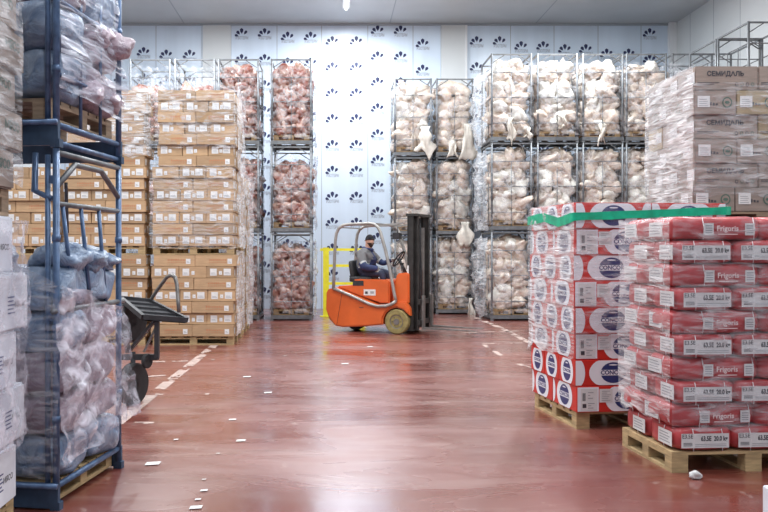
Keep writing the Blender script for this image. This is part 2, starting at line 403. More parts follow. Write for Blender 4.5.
ln.build('painted_line', fl)

# ceiling lamps
def lamp(x, y, vis=None):
    e = empty('ceiling_lamp', (x, y, CEIL))
    MB().box(-.09, .09, -.62, .62, -.05, 0, 'lamp_body').build('lamp_housing', e)
    MB().cyl((0, 0, -.075), (0, 1, 0), .03, 1.16, 'lamp_white', 12).build('lamp_tube', e)
    tag(e, vis or 'fluorescent ceiling lamp out of the frame', 'lamp', None if vis else 'ceiling lamps above the aisle')
    ld = bpy.data.lights.new('tube_light', 'AREA'); ld.shape = 'RECTANGLE'; ld.size = .25; ld.size_y = 1.3; ld.energy = LAMP_W*(.55 if y < 3 else .8 if y < 7 else 1.05 if y < 16 else 1.3); ld.color = (.93, .97, 1.0)
    lo = bpy.data.objects.new('tube_light', ld); C.objects.link(lo); lo.location = (x, y, CEIL-.12)
LAMP_W = 245
lamp(.40, 19.3, 'single fluorescent lamp on the ceiling above the bare logo wall')
for x in (-3.6, .4, 5.2):
    for y in (1.5, 6., 10.5, 15.0 if x > 0 and x < 1 else 16.9): lamp(x, y)
w = bpy.data.worlds.new('World'); bpy.context.scene.world = w; w.use_nodes = True
w.node_tree.nodes['Background'].inputs[0].default_value = (.72, .83, 1, 1); w.node_tree.nodes['Background'].inputs[1].default_value = .56

# ---------------------------------------------------------------- pallets
def pallet(W, D, k='wood', H=.145, detail=True, name='wooden_pallet'):
    """EUR-style pallet, W along x, D along y, origin at the bottom front-left corner"""
    if not detail:
        mb = MB(); t = .022
        for i in range(7): x = i*(W-.1)/6; mb.box(x, x+.1, 0, D, H-t, H, k)
        for y in (0, D/2-.05, D-.1):
            mb.box(0, W, y, y+.1, H-2*t, H-t, k); mb.box(0, W, y, y+.1, 0, t, k)
            for x in (0, W/2-.06, W-.12): mb.box(x, x+.12, y, y+.1, t, H-2*t, k)
        return mb.mesh('pallet_far')
    e = empty(name); t = .022
    for i in range(7):
        y = i*(D-.11)/6; MB().box(0, W, y, y+.11, H-t, H, k).build('deck_board', e)
    for x in (0, W/2-.06, W-.12): MB().box(x, x+.12, 0, D, H-2*t, H-t, k).build('stringer_board', e)
    for x in (0, W/2-.06, W-.12):
        MB().box(x, x+.12, 0, D, 0, t, k).build('bottom_board', e)
        for y in (0, D/2-.05, D-.1): MB().box(x, x+.12, y+.002, y+.1, t, H-2*t, k).build('block', e)
    return e
def place(o, x, y, z, rz=0): o.location = (x, y, z); o.rotation_euler = (0, 0, rz); return o

# ---------------------------------------------------------------- film wrapped round a load
def wrap(name, W, D, z0, z1, material, amp=.015, seed=0, res=.07, top=False, sides='flrb', ragged=.0, bulge=0.):
    """sheet of film round a W x D load (origin front-left corner, local), a thin shell following the load"""
    mb = MB(); g = .012
    loop = []
    def seg(a, b):
        n = max(1, int((Vector(b)-Vector(a)).length/res))
        for i in range(n): t = i/n; loop.append((a[0]+(b[0]-a[0])*t, a[1]+(b[1]-a[1])*t))
    closed = sides == 'flrb'
    c = {'bl': (-g, D+g), 'fl': (-g, -g), 'fr': (W+g, -g), 'br': (W+g, D+g)}
    if closed:
        seg(c['bl'], c['fl']); seg(c['fl'], c['fr']); seg(c['fr'], c['br']); seg(c['br'], c['bl'])
    else:
        order = []
        if 'l' in sides: order += [c['bl'], c['fl']]
        if 'f' in sides: order += [c['fl'], c['fr']]
        if 'r' in sides: order += [c['fr'], c['br']]
        for i in range(len(order)-1):
            if order[i] != order[i+1]: seg(order[i], order[i+1])
        loop.append(order[-1])
    n = len(loop); nzv = max(2, int((z1-z0)/res)); cx, cy = W/2, D/2
    for j in range(nzv+1):
        z = z0+(z1-z0)*j/nzv
        for i, (x, y) in enumerate(loop):
            out = Vector((x-cx, y-cy, 0)).normalized()
            p = Vector((x, y, z)); q = p*4+Vector((seed*3.3, 0, seed))
            a = amp*(1+noise.noise(q)+.6*noise.noise(q*2.7)+.4*noise.noise(Vector((q.x*1.5, q.y*1.5, q.z*7))))
            a += bulge*math.sin(PI*j/nzv)
            zz = z+(ragged*noise.noise(Vector((x*5, y*5, seed))) if j in (0,) else 0)+(ragged*.4*noise.noise(Vector((x*7, y*7, seed+3))) if j == nzv else 0)
            mb.v.append(Vector((x, y, zz))+out*max(.002, a))
    mi = mb.m(material)
    for j in range(nzv):
        for i in range(n if closed else n-1):
            mb.f.append([j*n+i, j*n+(i+1) % n, (j+1)*n+(i+1) % n, (j+1)*n+i]); mb.mi.append(mi); mb.smooth.append(True)
    return mb.build(name)

def stack(ox, oy, oz, rz, W, D, rows, h, pats, maker, vis, lab, jit=.008, gap=.003, hs=None):
    """rows of boxes laid crosswise; pats = [(nx, ny, kind), ...] used in turn; vis = which flanks can be seen; lab(row, pos) gives the label"""
    R = Matrix.Rotation(rz, 4, 'Z'); z = oz; out = []
    for r in range(rows):
        nx, ny, kind = pats[r % len(pats)]; w, d = W/nx, D/ny
        rx, ry = rnd(-jit, jit), rnd(-jit, jit)
        for j in range(ny):
            for i in range(nx):
                if not (j == 0 or ('l' in vis and i == 0) or ('r' in vis and i == nx-1)): continue
                o = maker(kind, w-gap*2, d-gap*2, h-.002)
                p = Vector((w*(i+.5)+rx, d*(j+.5)+ry, 0)) ; p = R @ p
                o.location = (ox+p.x, oy+p.y, z+.001); tl = rnd(-.006, .006) if maker is brown_carton else 0; o.rotation_euler = (0, tl, rz+rnd(-.012, .012))
                lab(o, r, i, j, nx, ny); out.append(o)
        z += h
    return z
_mc = {}
def cached(key, fn):
    if key not in _mc: _mc[key] = fn()
    return _mc[key]

# ---------------------------------------------------------------- brown cartons, left side
def brown_carton(kind, w, d, h):
    v = random.randrange(3)
    key = ('brown', kind, round(w, 3), round(d, 3), round(h, 3), v)
    def mk():
        mb = MB(); beveled_box(mb, w, d, h, 'card', .008, sag=.006, seed=v*3+w)
        rs = random.Random(v*7+int(w*100))
        for fc, L in (('front', w), ('right', d)):
            T = face(fc, w, d, h)
            if kind == 'long' and fc == 'front':
                x = L*.34
                while x < L*.80:                                   # faint two-line lettering printed on the long side
                    q = rs.uniform(.012, .03); rect(mb, T, x, x+q, h*.48, h*.48+rs.uniform(.02, .035), 'card_print'); rect(mb, T, x, x+q*.8, h*.30, h*.30+.014, 'card_print'); x += q+.012
        return mb.mesh('carton')
    def mkl():
        res = []
        for fc, L in (('front', w), ('right', d)):
            T = face(fc, w, d, h); long = kind == 'long' and fc == 'front'
            if long: spots = [(L-.15, .04, .075, .085)]
            elif fc == 'front': spots = [(.06, .04, .11, .115), (L*.5-.02, .055, .05, .06), (L-.17, .045, .12, .11)][:2+(v > 0)]
            else: spots = [(.05, .04, .10, .10), (L-.18, .04, .12, .11)][:1+(v > 0)]
            for u, z, a, b in spots:
                mb = MB(); rect(mb, T, u, u+a, z, min(h-.01, z+b), 'paper', .001)
                rect(mb, T, u+.015, u+a-.015, z+.02, z+.028, 'paper_grey', .002); rect(mb, T, u+.015, u+a-.03, z+.04, z+.048, 'paper_grey', .002)
                res.append(mb.mesh('paper_label'))
        return res
    o = link('carton', cached(key, mk))
    for me in cached(('L',)+key, mkl): link('paper_label', me, o)
    return o
TIER = {0: 'lowest', 1: 'middle', 2: 'top'}
def lab_brown(desc, grp, tier, up):
    def f(o, r, i, j, nx, ny):
        if j == 0: pos = ('left end' if i == 0 else 'right end' if i == nx-1 else 'in mid row')
        else: pos = 'right flank, %s back' % NUM[j-1]
        tag(o, '%s row %s tier brown carton, %s, %s' % (NUM[r], TIER[tier], desc, pos), 'carton', grp)
    return f
PAT = [(2, 3, 'long'), (3, 2, 'short')]
PATB = [(3, 2, 'short'), (2, 3, 'long')]
pal_s = pallet(1.34, 1.15, 'wood', .14, detail=False)
def brown_stack(x, y, W, D, tiers, desc, grp, vis, tops=None):
    z = 0
    for t in range(tiers):
        rows = 7; h = (.193, .187, .181)[t]
        if t < 2:
            p = link('wooden_pallet', pal_s); p.location = (x+(W-1.34)/2, y+(D-1.15)/2, z); p.scale = (1, 1, 1)
            tag(p, 'wooden pallet under the %s carton tier, %s' % (TIER[t], desc), 'pallet', 'pallets under brown cartons'); z += .14
        z = stack(x+(0, .03, .10)[t], y, z+.001, 0, W-(0, .05, .12)[t], D, rows, h, PAT if t != 1 else PATB, brown_carton, vis, lab_brown(desc, grp, t, z), jit=.03)
    return z
HY = 13.2
z1 = brown_stack(-2.95, HY, 1.38, 1.2, 3, 'front stack', 'brown cartons of the front stack', 'r')
z0 = brown_stack(-4.42, HY+.02, 1.38, 1.2, 3, 'stack left of it', 'brown cartons of the second stack', '')
z3 = brown_stack(-5.88, HY+.03, 1.38, 1.2, 2, 'stack behind blue frame', 'brown cartons seen through the blue frame', '')
z2 = brown_stack(-2.97, HY+1.62, 1.38, 1.2, 2, 'stack behind front one', 'brown cartons of the stack behind', 'r')
def film(o, x, y, z=0, rz=0, lab='', grp=None):
    place(o, x, y, z, rz); tag(o, lab, 'stretch film', grp); return o
film(wrap('stretch_film', 1.38, 1.2, .16, 1.56, F_SIDE, .025, 1, .09, sides='r', ragged=.05), -2.95, HY, lab='white creased film down the flank of the lowest carton tier')
film(wrap('stretch_film', 1.38, 1.2, 1.6, 2.97, F_CLEAR, .012, 2, .09, sides='f', ragged=.05), -2.95, HY, lab='clear film across the front of the middle carton tier')
film(wrap('stretch_film', 1.38, 1.2, 1.6, 3.05, F_WHITE, .06, 3, .09, sides='r', ragged=.1), -2.95, HY, lab='white creased film down the flank of the middle carton tier')
film(wrap('stretch_film', 1.30, 1.2, 3.0, 4.27, F_SIDE, .03, 4, .09, sides='r', ragged=.06), -2.86, HY, lab='white creased film down the flank of the top carton tier')
film(wrap('stretch_film', 1.30, 1.2, 3.25, 4.26, F_CLEAR, .012, 14, .09, sides='f', ragged=.05), -2.86, HY, lab='clear film across the front of the top carton tier')
film(wrap('stretch_film', 1.36, 1.2, 3.12, 4.24, F_MID, .03, 5, .09, sides='fr', ragged=.06), -4.36, HY, lab='creased film round the top tier of the second carton stack')
film(wrap('stretch_film', 1.38, 1.2, .16, 2.95, F_WHITE, .05, 6, .09, sides='r', ragged=.1), -2.97, HY+1.62, lab='white film on the flank of the stack behind')

# ---------------------------------------------------------------- cages of frozen meat along the back wall
CW, CD, CHH = .92, 1.2, 1.93
def make_cage():
    e = empty('stacking_cage'); r = .024
    mb = MB(); k = 'steel'
    mb.box(0, CW, 0, .05, .04, .12, k); mb.box(0, CW, CD-.05, CD, .04, .12, k); mb.box(0, .05, .05, CD-.05, .04, .12, k); mb.box(CW-.05, CW, .05, CD-.05, .04, .12, k)
    mb.box(.05, CW-.05, CD/2-.05, CD/2+.05, .04, .09, k)
    mb.build('base_frame', e)
    for x in (r, CW-r):
        for y in (r, CD-r):
            mb = MB(); mb.tube([(x, y, 0), (x, y, CHH-.005)], r, k, 8); mb.box(x-.035, x+.035, y-.024, y+.035, 0, .03, k) ; mb.build('post', e)
    mb = MB(); z = CHH-.01
    for y in (r, CD-r): mb.box(r*2, CW-r*2, y-.015, y+.015, z-.03, z, k)
    for x in (r, CW-r): mb.box(x-.015, x+.015, r*2, CD-r*2, z-.03, z, k)
    mb.build('top_rail', e)
    for s in (0, 1):
        x = r*2 if s == 0 else CW-r*2; xx = .30 if s == 0 else CW-.30
        for yy in (r, CD-r): MB().bar((x, yy, z-.19), (xx, yy, z-.03), .018, k).build('knee_brace', e)
    mb = MB()
    for zz in (.42, .98, 1.52): mb.tube([(r*2, r, zz), (CW-r*2, r, zz)], .011, k, 6)
    for xx in (CW/2,): mb.tube([(xx, r+.012, .12), (xx, r+.012, 1.52)], .009, k, 6)
    mb.build('front_gate', e)
    for x in (r, CW-r):
        mb = MB()
        for zz in (.42, .98, 1.52): mb.tube([(x, r*2, zz), (x, CD-r*2, zz)], .011, k, 6)
        for yy in (.4, .8): mb.tube([(x, yy, .12), (x, yy, 1.52)], .009, k, 6)
        mb.build('side_gate', e)
    return e
cage0 = make_cage(); cage_t = tree(cage0); used = [False]
def cage(x, y, z, rz=0, sc=(1, 1, 1)):
    if not used[0]: used[0] = True; c = cage0
    else: c = copy_tree(cage_t)
    c.location = (x, y, z); c.rotation_euler = (0, 0, rz); c.scale = sc; return c
pal_c = pallet(.80, 1.08, 'wood_orange', .13, detail=False)
pale = [lump(rx, ry, rz_, 'meat_pale', i, am) for i, (rx, ry, rz_, am) in enumerate([(.22, .13, .105, .25), (.19, .14, .12, .34), (.24, .12, .095, .22), (.16, .14, .13, .38), (.23, .12, .10, .3), (.13, .13, .17, .38)])]
palew = [lump(rx, ry, rz_, 'meat_bag_white', 20+i, .3) for i, (rx, ry, rz_) in enumerate([(.20, .16, .12), (.14, .12, .2), (.16, .14, .15)])]
reds = [lump(rx, ry, rz_, 'meat_red', 40+i, .36) for i, (rx, ry, rz_) in enumerate([(.20, .15, .12), (.14, .15, .17), (.21, .14, .11), (.16, .15, .14)])]
POS = {3: ('left', 'middle', 'right'), 2: ('left', 'right')}
LV = {0: 'bottom', 1: 'middle', 2: 'top'}
rest_pale, rest_red = MB(), MB()
def bake(dst, me, T):
    dst.add([v.co for v in me.vertices], [tuple(p.vertices) for p in me.polygons], me.materials[0], True, T)
low_p = [lump(.22, .17, .14, 'meat_pale', 60+i, .25, 2) for i in range(4)]
low_r = [lump(.22, .17, .15, 'meat_red', 70+i, .3, 2) for i in range(4)]
budget = {'pale': 300, 'red': 290}
def fill(x, y, z, col, level, kind, top, floor=.27, skip=None, grp='', single=True):
    """one cage's load: the front pieces one by one, the rest behind as a heap"""
    rows = []; zz = z+floor; r = 0
    while zz < z+top:
        n = (3, 2)[r % 2] if kind == 'pale' else 3
        rows.append((zz, n)); zz += .222; r += 1
    dst = rest_pale if kind == 'pale' else rest_red
    low = low_p if kind == 'pale' else low_r
    for r, (zz, n) in enumerate(rows):
        px = (CW-.1)/n
        for i in range(n):
            X = x+min(CW-.25, max(.25, .05+px*(i+.5)+rnd(-.03, .03))); Z = zz+rnd(-.03, .03)
            if r == len(rows)-1: Z -= rnd(0, .08)
            Y = y+.19+rnd(-.02, .04)
            rot = Euler((rnd(-.7, .7), random.choice((rnd(-.7, .7), rnd(-.5, .3), rnd(.9, 1.6))), rnd(-.7, .7)))
            if kind == 'pale': me = random.choice(palew) if random.random() < .2 else random.choice(pale)
            else: me = random.choice(reds)
            s = (1.12 if n == 3 else 1.42)*rnd(.92, 1.08)
            if single and budget[kind] > 0:
                budget[kind] -= 1
                o = link('meat_bag' if kind == 'pale' else 'meat_piece', me); o.location = (X, Y, Z); o.rotation_euler = rot; o.scale = (s*(.95 if n == 3 else 1.05), .95, s*.98)
                c = 'white meat bag' if me in palew else ('pale meat bag' if kind == 'pale' else 'reddish meat lump')
                tag(o, '%s, %s in %s row up, %s cage, %s' % (c, POS[n][i], NUM[r], LV[level], col), 'frozen meat', grp)
            else: bake(dst, random.choice(low), Matrix.Translation((X, Y, Z)) @ rot.to_matrix().to_4x4() @ Matrix.Scale(1.15, 4))
            for q, yy in enumerate((.50, .84)):
                bake(dst, random.choice(low), Matrix.Translation((X+rnd(-.04, .04), y+yy, Z)) @ Euler((rnd(-1, 1), rnd(-1, 1), rnd(-3, 3))).to_matrix().to_4x4() @ Matrix.Scale(1.25, 4))
DY = 17.75
ORD = ['first', 'second', 'third', 'fourth', 'fifth']
def drape(x, y, z, w, L, seed, lab):
    """slack empty bag hanging out of a cage front"""
    mb = MB(); n, m_ = 6, 9
    for f in (0, 1):
        pass
    for j in range(m_+1):
        for i in range(n+1):
            u = i/n-.5; t = j/m_
            ww = w*(.45+.35*t+.7*noise.noise(Vector((seed, t*2.5, 0))))
            mb.v.append(Vector((x+u*ww+.05*noise.noise(Vector((t*2, seed, 1))), y-.05-.03*math.sin(t*PI)-.10*noise.noise(Vector((u*9+seed, t*2, 2))), z-L*t*(1+.5*noise.noise(Vector((u*3, seed, 4)))))))
    for j in range(m_):
        for i in range(n): mb.f.append([j*(n+1)+i, j*(n+1)+i+1, (j+1)*(n+1)+i+1, (j+1)*(n+1)+i]); mb.mi.append(mb.m('meat_bag_white')); mb.smooth.append(True)
    o = mb.build('hanging_bag'); md = o.modifiers.new('thick', 'SOLIDIFY'); md.thickness = .012
    return tag(o, lab, 'plastic bag')
def column(x, y, levels, kind, name, grp, tops, single=True, films=True, h=CHH, white=False):
    for l in range(levels):
        z = l*h
        c = cage(x, y, z, 0, (1, 1, h/CHH)); tag(c, 'steel cage frame, %s level, %s' % (LV[l], name), 'cage', 'steel cages along the back wall')
        p = link('wooden_pallet', pal_c); p.location = (x+.06, y+.06, z+.121); tag(p, 'orange-brown pallet inside the %s cage, %s' % (LV[l], name), 'pallet', 'pallets in the steel cages')
        fill(x, y, z, name, l, kind, tops[l], floor=.37, grp=grp, single=single)
        if films:
            f = wrap('cage_film', CW, CD, .16, 1.78, F_CAGE if not white else F_MID, .02, x*3+l, .16, sides='flrb', ragged=.06)
            film(f, x, y, z, 0, 'clear film round the %s cage, %s' % (LV[l], name), 'films round the cages')
for i, px in enumerate((491, 537, 582.5, 626)):
    column((px-VX)*DY/F_PX, DY, 3, 'pale', ['first column right of mast', 'second column right of mast', 'third column right of mast', 'fourth column right of mast'][i], 'pale meat bags in the right cages', (1.75, 1.75, 1.75), h=1.98)
column((672-VX)*DY/F_PX, DY, 3, 'pale', 'column behind the grey cartons', 'x', (1.5, 1.5, 1.2), single=False, h=1.98)
CY = 19.5
for i, px in enumerate((394.3, 436)):
    column((px-VX)*CY/F_PX, CY, 3, 'pale', ['column directly behind mast', 'column beside bare wall panel'][i], 'pale meat bags in the centre cages', (1.72, 1.72, 1.72), h=1.92)
for i, px in enumerate((270.5, 217.7)):
    column((px-VX)*DY/F_PX, DY, 3, 'red', ['column beside the logo wall', 'second column from logo wall'][i], 'reddish meat in the left cages', (1.70, 1.70, 1.72), h=1.94)
for i, px in enumerate((174, 129)):
    column((px-VX)*DY/F_PX, DY+.02*i, 3, 'red', ['third column from logo wall', 'fourth column from logo wall'][i], 'reddish meat in the left cages', (1.2, 1.2, 1.45), single=False, h=1.94)
# two deeper columns along the right wall
EX = 7.69
for i, y in enumerate((14.72, 15.96)):
    for l in range(3):
        c = cage(EX, y, l*CHH); tag(c, 'bluish steel cage by the right wall, %s level, %s' % (LV[l], 'nearer column' if i == 0 else 'deeper column'), 'cage', 'cages along the right wall')
        p = link('wooden_pallet', pal_c); p.location = (EX+.06, y+.06, l*CHH+.121); tag(p, 'pallet in right wall cage, %s level, %s' % (LV[l], 'nearer column' if i == 0 else 'deeper column'), 'pallet')
        if l < 2 or i == 0: fill(EX, y, l*CHH, '', l, 'pale', 1.5 if l < 2 else .7, floor=.37, single=False)
tag(rest_pale.build('frozen_meat_heap'), 'pale frozen meat heaped deeper inside the cages', 'frozen meat', kind='stuff')
tag(rest_red.build('reddish_meat_heap'), 'reddish frozen meat heaped deeper inside the left cages', 'frozen meat', kind='stuff')
# slack bags hanging out of the fronts
for (px, py, d, w, L, s) in ((425, 127, CY, .55, .62, 1), (452, 141, CY, .30, .38, 2), (468, 124, CY, .48, .85, 3), (510, 118, DY, .24, .50, 4), (527, 127, DY, .2, .24, 5), (561, 112, DY, .28, .30, 6), (601, 124, DY, .2, .40, 7), (465, 222, CY, .5, .60, 8), (471, 298, CY, .24, .55, 9), (410, 292, CY, .3, .3, 10)):
    drape((px-VX)*d/F_PX, d, CAM_Z+(VY-py)*d/F_PX, w, L, s, 'slack white bag end hanging out of %s' % {1: 'a top centre cage, wide one', 2: 'a top centre cage, narrow one', 3: 'a top centre cage, longest one', 4: 'the top cage right of the film bulge', 5: 'the gap beside that top cage', 6: 'the second right-hand top cage', 7: 'the third right-hand top cage', 8: 'a middle centre cage', 9: 'a bottom centre cage onto the floor', 10: 'the bottom cage behind the mast'}[s])
film(wrap('stretch_film', CW, CD, .1, 1.85, F_WHITE, .16, 31, .12, sides='l', ragged=.2, bulge=.05), 3.57, DY, 0, 0, 'white film bulging from the bottom cage by the aisle')
film(wrap('stretch_film', CW, CD, .1, 1.85, F_WHITE, .14, 33, .12, sides='l', ragged=.2, bulge=.05), 3.57, DY, CHH, 0, 'white film bulging from the middle cage by the aisle')
film(wrap('stretch_film', CW, CD, .1, 1.75, F_WHITE, .16, 36, .12, sides='l', ragged=.2, bulge=.05), 3.57, DY, CHH*2, 0, 'white film bulging from the top cage by the aisle')
for l in range(3):
    film(wrap('stretch_film', CW, CD, .1, 1.8, F_WHITE, .06, 41+l, .12, sides='r', ragged=.12), -1.315, DY, CHH*l, 0, 'bluish film down the flank of the %s left cage by the wall' % LV[l])
# ---------------------------------------------------------------- red and white cartons (right, middle)
GX, GY, GR, GW, GD, GH = 2.14, 6.98, math.radians(6.4), 1.40, 1.07, .2295
def logo_circle(mb, T, cu, h, a, L, cap=True):
    ell(mb, T, cu, h/2, a, h*.62, 'white', .0005, .006, h-.006, .004, L-.004, 40)
    b = h*.40; aw = min(.115, a*.62)
    ell(mb, T, cu, h/2, aw, b, 'navy', .0012)
    rect(mb, T, cu-aw*1.05, cu+aw*1.05, h/2-.024, h/2+.024, 'white', .0018)
    add_text(mb, 'CONCOR', .052*aw/.115, 'navy', T @ Matrix.Translation((cu, -.0024, h/2)), .002)
    ell(mb, T, cu, h*.80, aw*.35, .006, 'white', .0022)
def rw_carton(kind, w, d, h):
    def mk():
        mb = MB(); beveled_box(mb, w, d, h, 'red', .005)
        Tf, Tl = face('front', w, d, h), face('left', w, d, h)
        if kind == 'circle':
            ell(mb, Tf, 0, h/2, .09, h*.62, 'white', .0005, .006, h-.006, .004, w)
            ell(mb, Tf, w, h/2, .09, h*.62, 'white', .0005, .006, h-.006, 0, w-.004)
            logo_circle(mb, Tf, w*.5, h, .22, w)
            logo_circle(mb, Tl, d*.5, h, .135, d)
        else:
            rect(mb, Tf, .006, .20, .008, h-.008, 'white', .0004)
            logo_circle(mb, Tf, w*.66, h, .20, w)
            logo_circle(mb, Tl, d*.5, h, .17, d)
            ell(mb, Tl, 0, h/2, .06, h*.5, 'white', .0005, .006, h-.006, .004, d)
        return mb.mesh('red_carton')
    def mkl():
        if kind == 'circle': return []
        T = face('front', w, d, h); out = []
        mb = MB(); rect(mb, T, .035, .185, .018, h-.02, 'paper', .002)
        for i in range(5): rect(mb, T, .05+i*.006, .053+i*.006+.001*(i % 2), .10, .17, 'ink', .003)
        for i, v in enumerate((.035, .055, .075, .12, .145, .17)): rect(mb, T, .10, .10+(.05, .03, .06, .045, .02, .05)[i], v, v+.007, 'paper_grey', .003)
        rect(mb, T, .05, .085, .04, .075, 'ink', .003)
        out.append(mb.mesh('barcode_label'))
        mb = MB(); rect(mb, T, .205, .325, .085, h-.025, 'paper', .002)
        for i in range(6): rect(mb, T, .225, .225+(.08, .06, .07, .085, .05, .075)[i], .10+i*.016, .105+i*.016, 'paper_grey', .003)
        out.append(mb.mesh('address_label')); return out
    key = ('rw', kind, round(w, 3), round(d, 3))
    o = link('red_white_carton', cached(key, mk))
    for me in cached(('L',)+key, mkl): link(me.name.split('.')[0], me, o)
    return o
def lab_rw(o, r, i, j, nx, ny):
    k = 'with a white logo circle' if r % 2 else 'with white labels'
    pos = ('at the aisle corner' if i == 0 and j == 0 else 'along the aisle side, %s from corner' % NUM[j] if j else 'beside the red bags, second from corner')
    tag(o, 'red carton %s, %s row, %s' % (k, NUM[r], pos), 'carton', 'red and white cartons')
gp = place(pallet(1.2, 1.0, 'wood', .15), GX+.02, GY+.03, 0, GR); tag(gp, 'wooden pallet under the red and white cartons', 'pallet')
stack(GX, GY, .151, GR, GW, GD, 8, GH, [(2, 2, 'label'), (2, 3, 'circle')], rw_carton, 'l', lab_rw, jit=.012)
film(wrap('stretch_film', GW, GD, .62, 1.985, F_SIDE, .014, 8, .05, sides='l', ragged=.12), GX, GY, 0, GR, 'white creased film down the aisle side of the red cartons')
film(wrap('stretch_film', GW, GD, .70, 1.985, F_CLEAR, .006, 9, .06, sides='f'), GX, GY, 0, GR, 'clear film over the front of the red cartons')
# the green band round the top row
mb = MB(); R = Matrix.Translation((GX, GY, 0)) @ Matrix.Rotation(GR, 4, 'Z')
pth = [(-.03, GD+.02, 1.86), (-.03, GD*.6, 1.88), (-.035, .3, 1.82), (-.03, .05, 1.85), (-.025, -.03, 1.86), (.25, -.03, 1.87), (.7, -.03, 1.89), (GW+.03, -.03, 1.92), (GW+.03, GD+.02, 1.92), (-.03, GD+.02, 1.88)]
cen = []
for i in range(len(pth)-1):
    a, b = Vector(pth[i]), Vector(pth[i+1]); n = max(1, int((b-a).length/.06))
    cen += [(a.lerp(b, k/n), 1 if i < 4 else .85) for k in range(n)]
for p, sd in cen:
    h_ = (.042+.012*noise.noise(Vector((p.x*3, p.y*3, 1))))*sd
    for q in (-1, -.33, .33, 1): mb.v.append(R @ (p+Vector((0, 0, h_*q)) + Vector((0, 0, .004*noise.noise(p*9)))))
n = len(cen)
for i in range(n):
    for q in range(3): mb.f.append([i*4+q, ((i+1) % n)*4+q, ((i+1) % n)*4+q+1, i*4+q+1]); mb.mi.append(mb.m('green')); mb.smooth.append(True)
o = mb.build('green_film_band')
tag(o, 'green film band tied round the top row of red cartons', 'band')

# ---------------------------------------------------------------- red bags (right, near)
JX, JY, JR, JW, JD, JH = 2.405, 5.63, math.radians(4), 1.26, .80, .1655
def red_bag(kind, w, d, h):
    v = random.randrange(3)
    key = ('bag', kind, round(w, 3), round(d, 3), v)
    o = link('red_paper_sack', cached(key, lambda: soft_box(w+.012, d+.012, h+.006, 'bag_red', .03, .012, 7, v+1, 7, 6)))
    def mk():
        out = []; T = face('front', w+.012, d+.012, h); Tl = face('left', w+.012, d+.012, h); o_ = .016
        if kind == 'label':
            mb = MB(); rect(mb, T, .03, w-.03, .028, h-.035, 'paper', o_)
            add_text(mb, 'E3.5E', .040, 'ink', T @ Matrix.Translation((.075, -o_-.001, h*.66)), .0005, .9)
            for q in range(3): rect(mb, T, .045, .11, .043+q*.009, .047+q*.009, 'ink', o_+.001)
            add_text(mb, '63.5E  20.0 kg', .046, 'ink', T @ Matrix.Translation((w*.66, -o_-.001, h*.56)), .0018, .74)
            for q in range(2): rect(mb, T, .13, w-.05, .04+q*.012, .044+q*.012, 'paper_grey', o_+.001)
            out.append(('printed_label', mb.mesh('printed_label')))
        else:
            mb = MB(); add_text(mb, 'Frigoris', .052, 'bag_text', T @ Matrix.Translation((w*.60, -o_-.002, h*.5)), .001)
            rect(mb, T, w*.49, w*.72, h*.24, h*.24+.006, 'bag_text', o_+.001)
            out.append(('brand_print', mb.mesh('brand_print')))
            for u in (.20, w-.12):
                mb = MB(); rect(mb, T, u, u+.07, .035, .12, 'paper', o_)
                for q in range(4): rect(mb, T, u+.01, u+.06, .05+q*.016, .057+q*.016, 'paper_grey', o_+.001)
                out.append(('address_label', mb.mesh('address_label')))
        mb = MB(); u0 = d*.45 if kind == 'label' else d*.1
        rect(mb, Tl, u0, u0+.20, .03, h-.03, 'paper', o_)
        for q in range(4): rect(mb, Tl, u0+.02, u0+.17-.02*(q % 2), .048+q*.02, .055+q*.02, 'paper_grey', o_+.001)
        out.append(('address_label', mb.mesh('address_label')))
        for u in ((.115, w*.80) if kind == 'label' else (.19, w-.06)):
            mb = MB(); p = .006
            mb.tube([(u-w/2, -d/2-.018, .004), (u-w/2+.006, -d/2-.022, h*.5), (u-w/2-.004, -d/2-.012, h-.004)], .0028, 'strap', 5)
            out.append(('twine', mb.mesh('twine')))
        mb = MB(); mb.tube([(-w/2-.018, -.05, .004), (-w/2-.022, -.04, h*.5), (-w/2-.012, -.05, h-.004)], .0028, 'strap', 5); out.append(('twine', mb.mesh('twine')))
        return out
    for n, me in cached(('P',)+key[:4], mk): link(n, me, o)
    return o
def lab_bag(o, r, i, j, nx, ny):
    k = 'with pale brand lettering' if r % 2 else 'with white weight label'
    pos = ('at aisle corner' if i == 0 and j == 0 else 'behind %s front sack' % NUM[i] if j else '%s along the front' % NUM[i])
    tag(o, 'red sack %s, %s layer from pallet, %s' % (k, NUM[r], pos), 'sack', 'red sacks on the nearest pallet')
jp = place(pallet(1.2, .8, 'wood', .148), JX, JY, 0, JR); tag(jp, 'wooden pallet under the red sacks', 'pallet')
def jstack():
    z = .149; R = Matrix.Rotation(JR, 4, 'Z')
    offs = [0, .02, -.03, .0, -.04, -.02, -.035, -.02, -.03, -.02]; offx = [.03, .0, .04, 0.02, .03, .02, .03, .02, .03, .02]
    for r in range(10):
        nx, ny, kind = ((3, 2, 'label'), (2, 2, 'brand'))[r % 2]; w, d = JW/nx, JD/ny
        for j in range(ny):
            for i in range(nx):
                o = red_bag(kind, w-.012, d-.012, JH-.001)
                p = R @ Vector((w*(i+.5)+offx[r], d*(j+.5)+offs[r]*.7+(.012 if j else 0), 0))
                o.location = (JX+p.x, JY+p.y, z); o.rotation_euler = (0, 0, JR+rnd(-.02, .02)); lab_bag(o, r, i, j, nx, ny)
        z += JH
    return z
jstack()
film(wrap('stretch_film', JW, JD, .35, 1.80, F_PINK, .018, 18, .045, sides='l', ragged=.12), JX-.0, JY, 0, JR, 'creased film down the aisle side of the red sacks')
film(wrap('stretch_film', JW, JD, .30, 1.79, F_CLEAR, .022, 19, .05, sides='f', ragged=.1), JX+.01, JY-.03, 0, JR, 'clear film over the front of the red sacks')

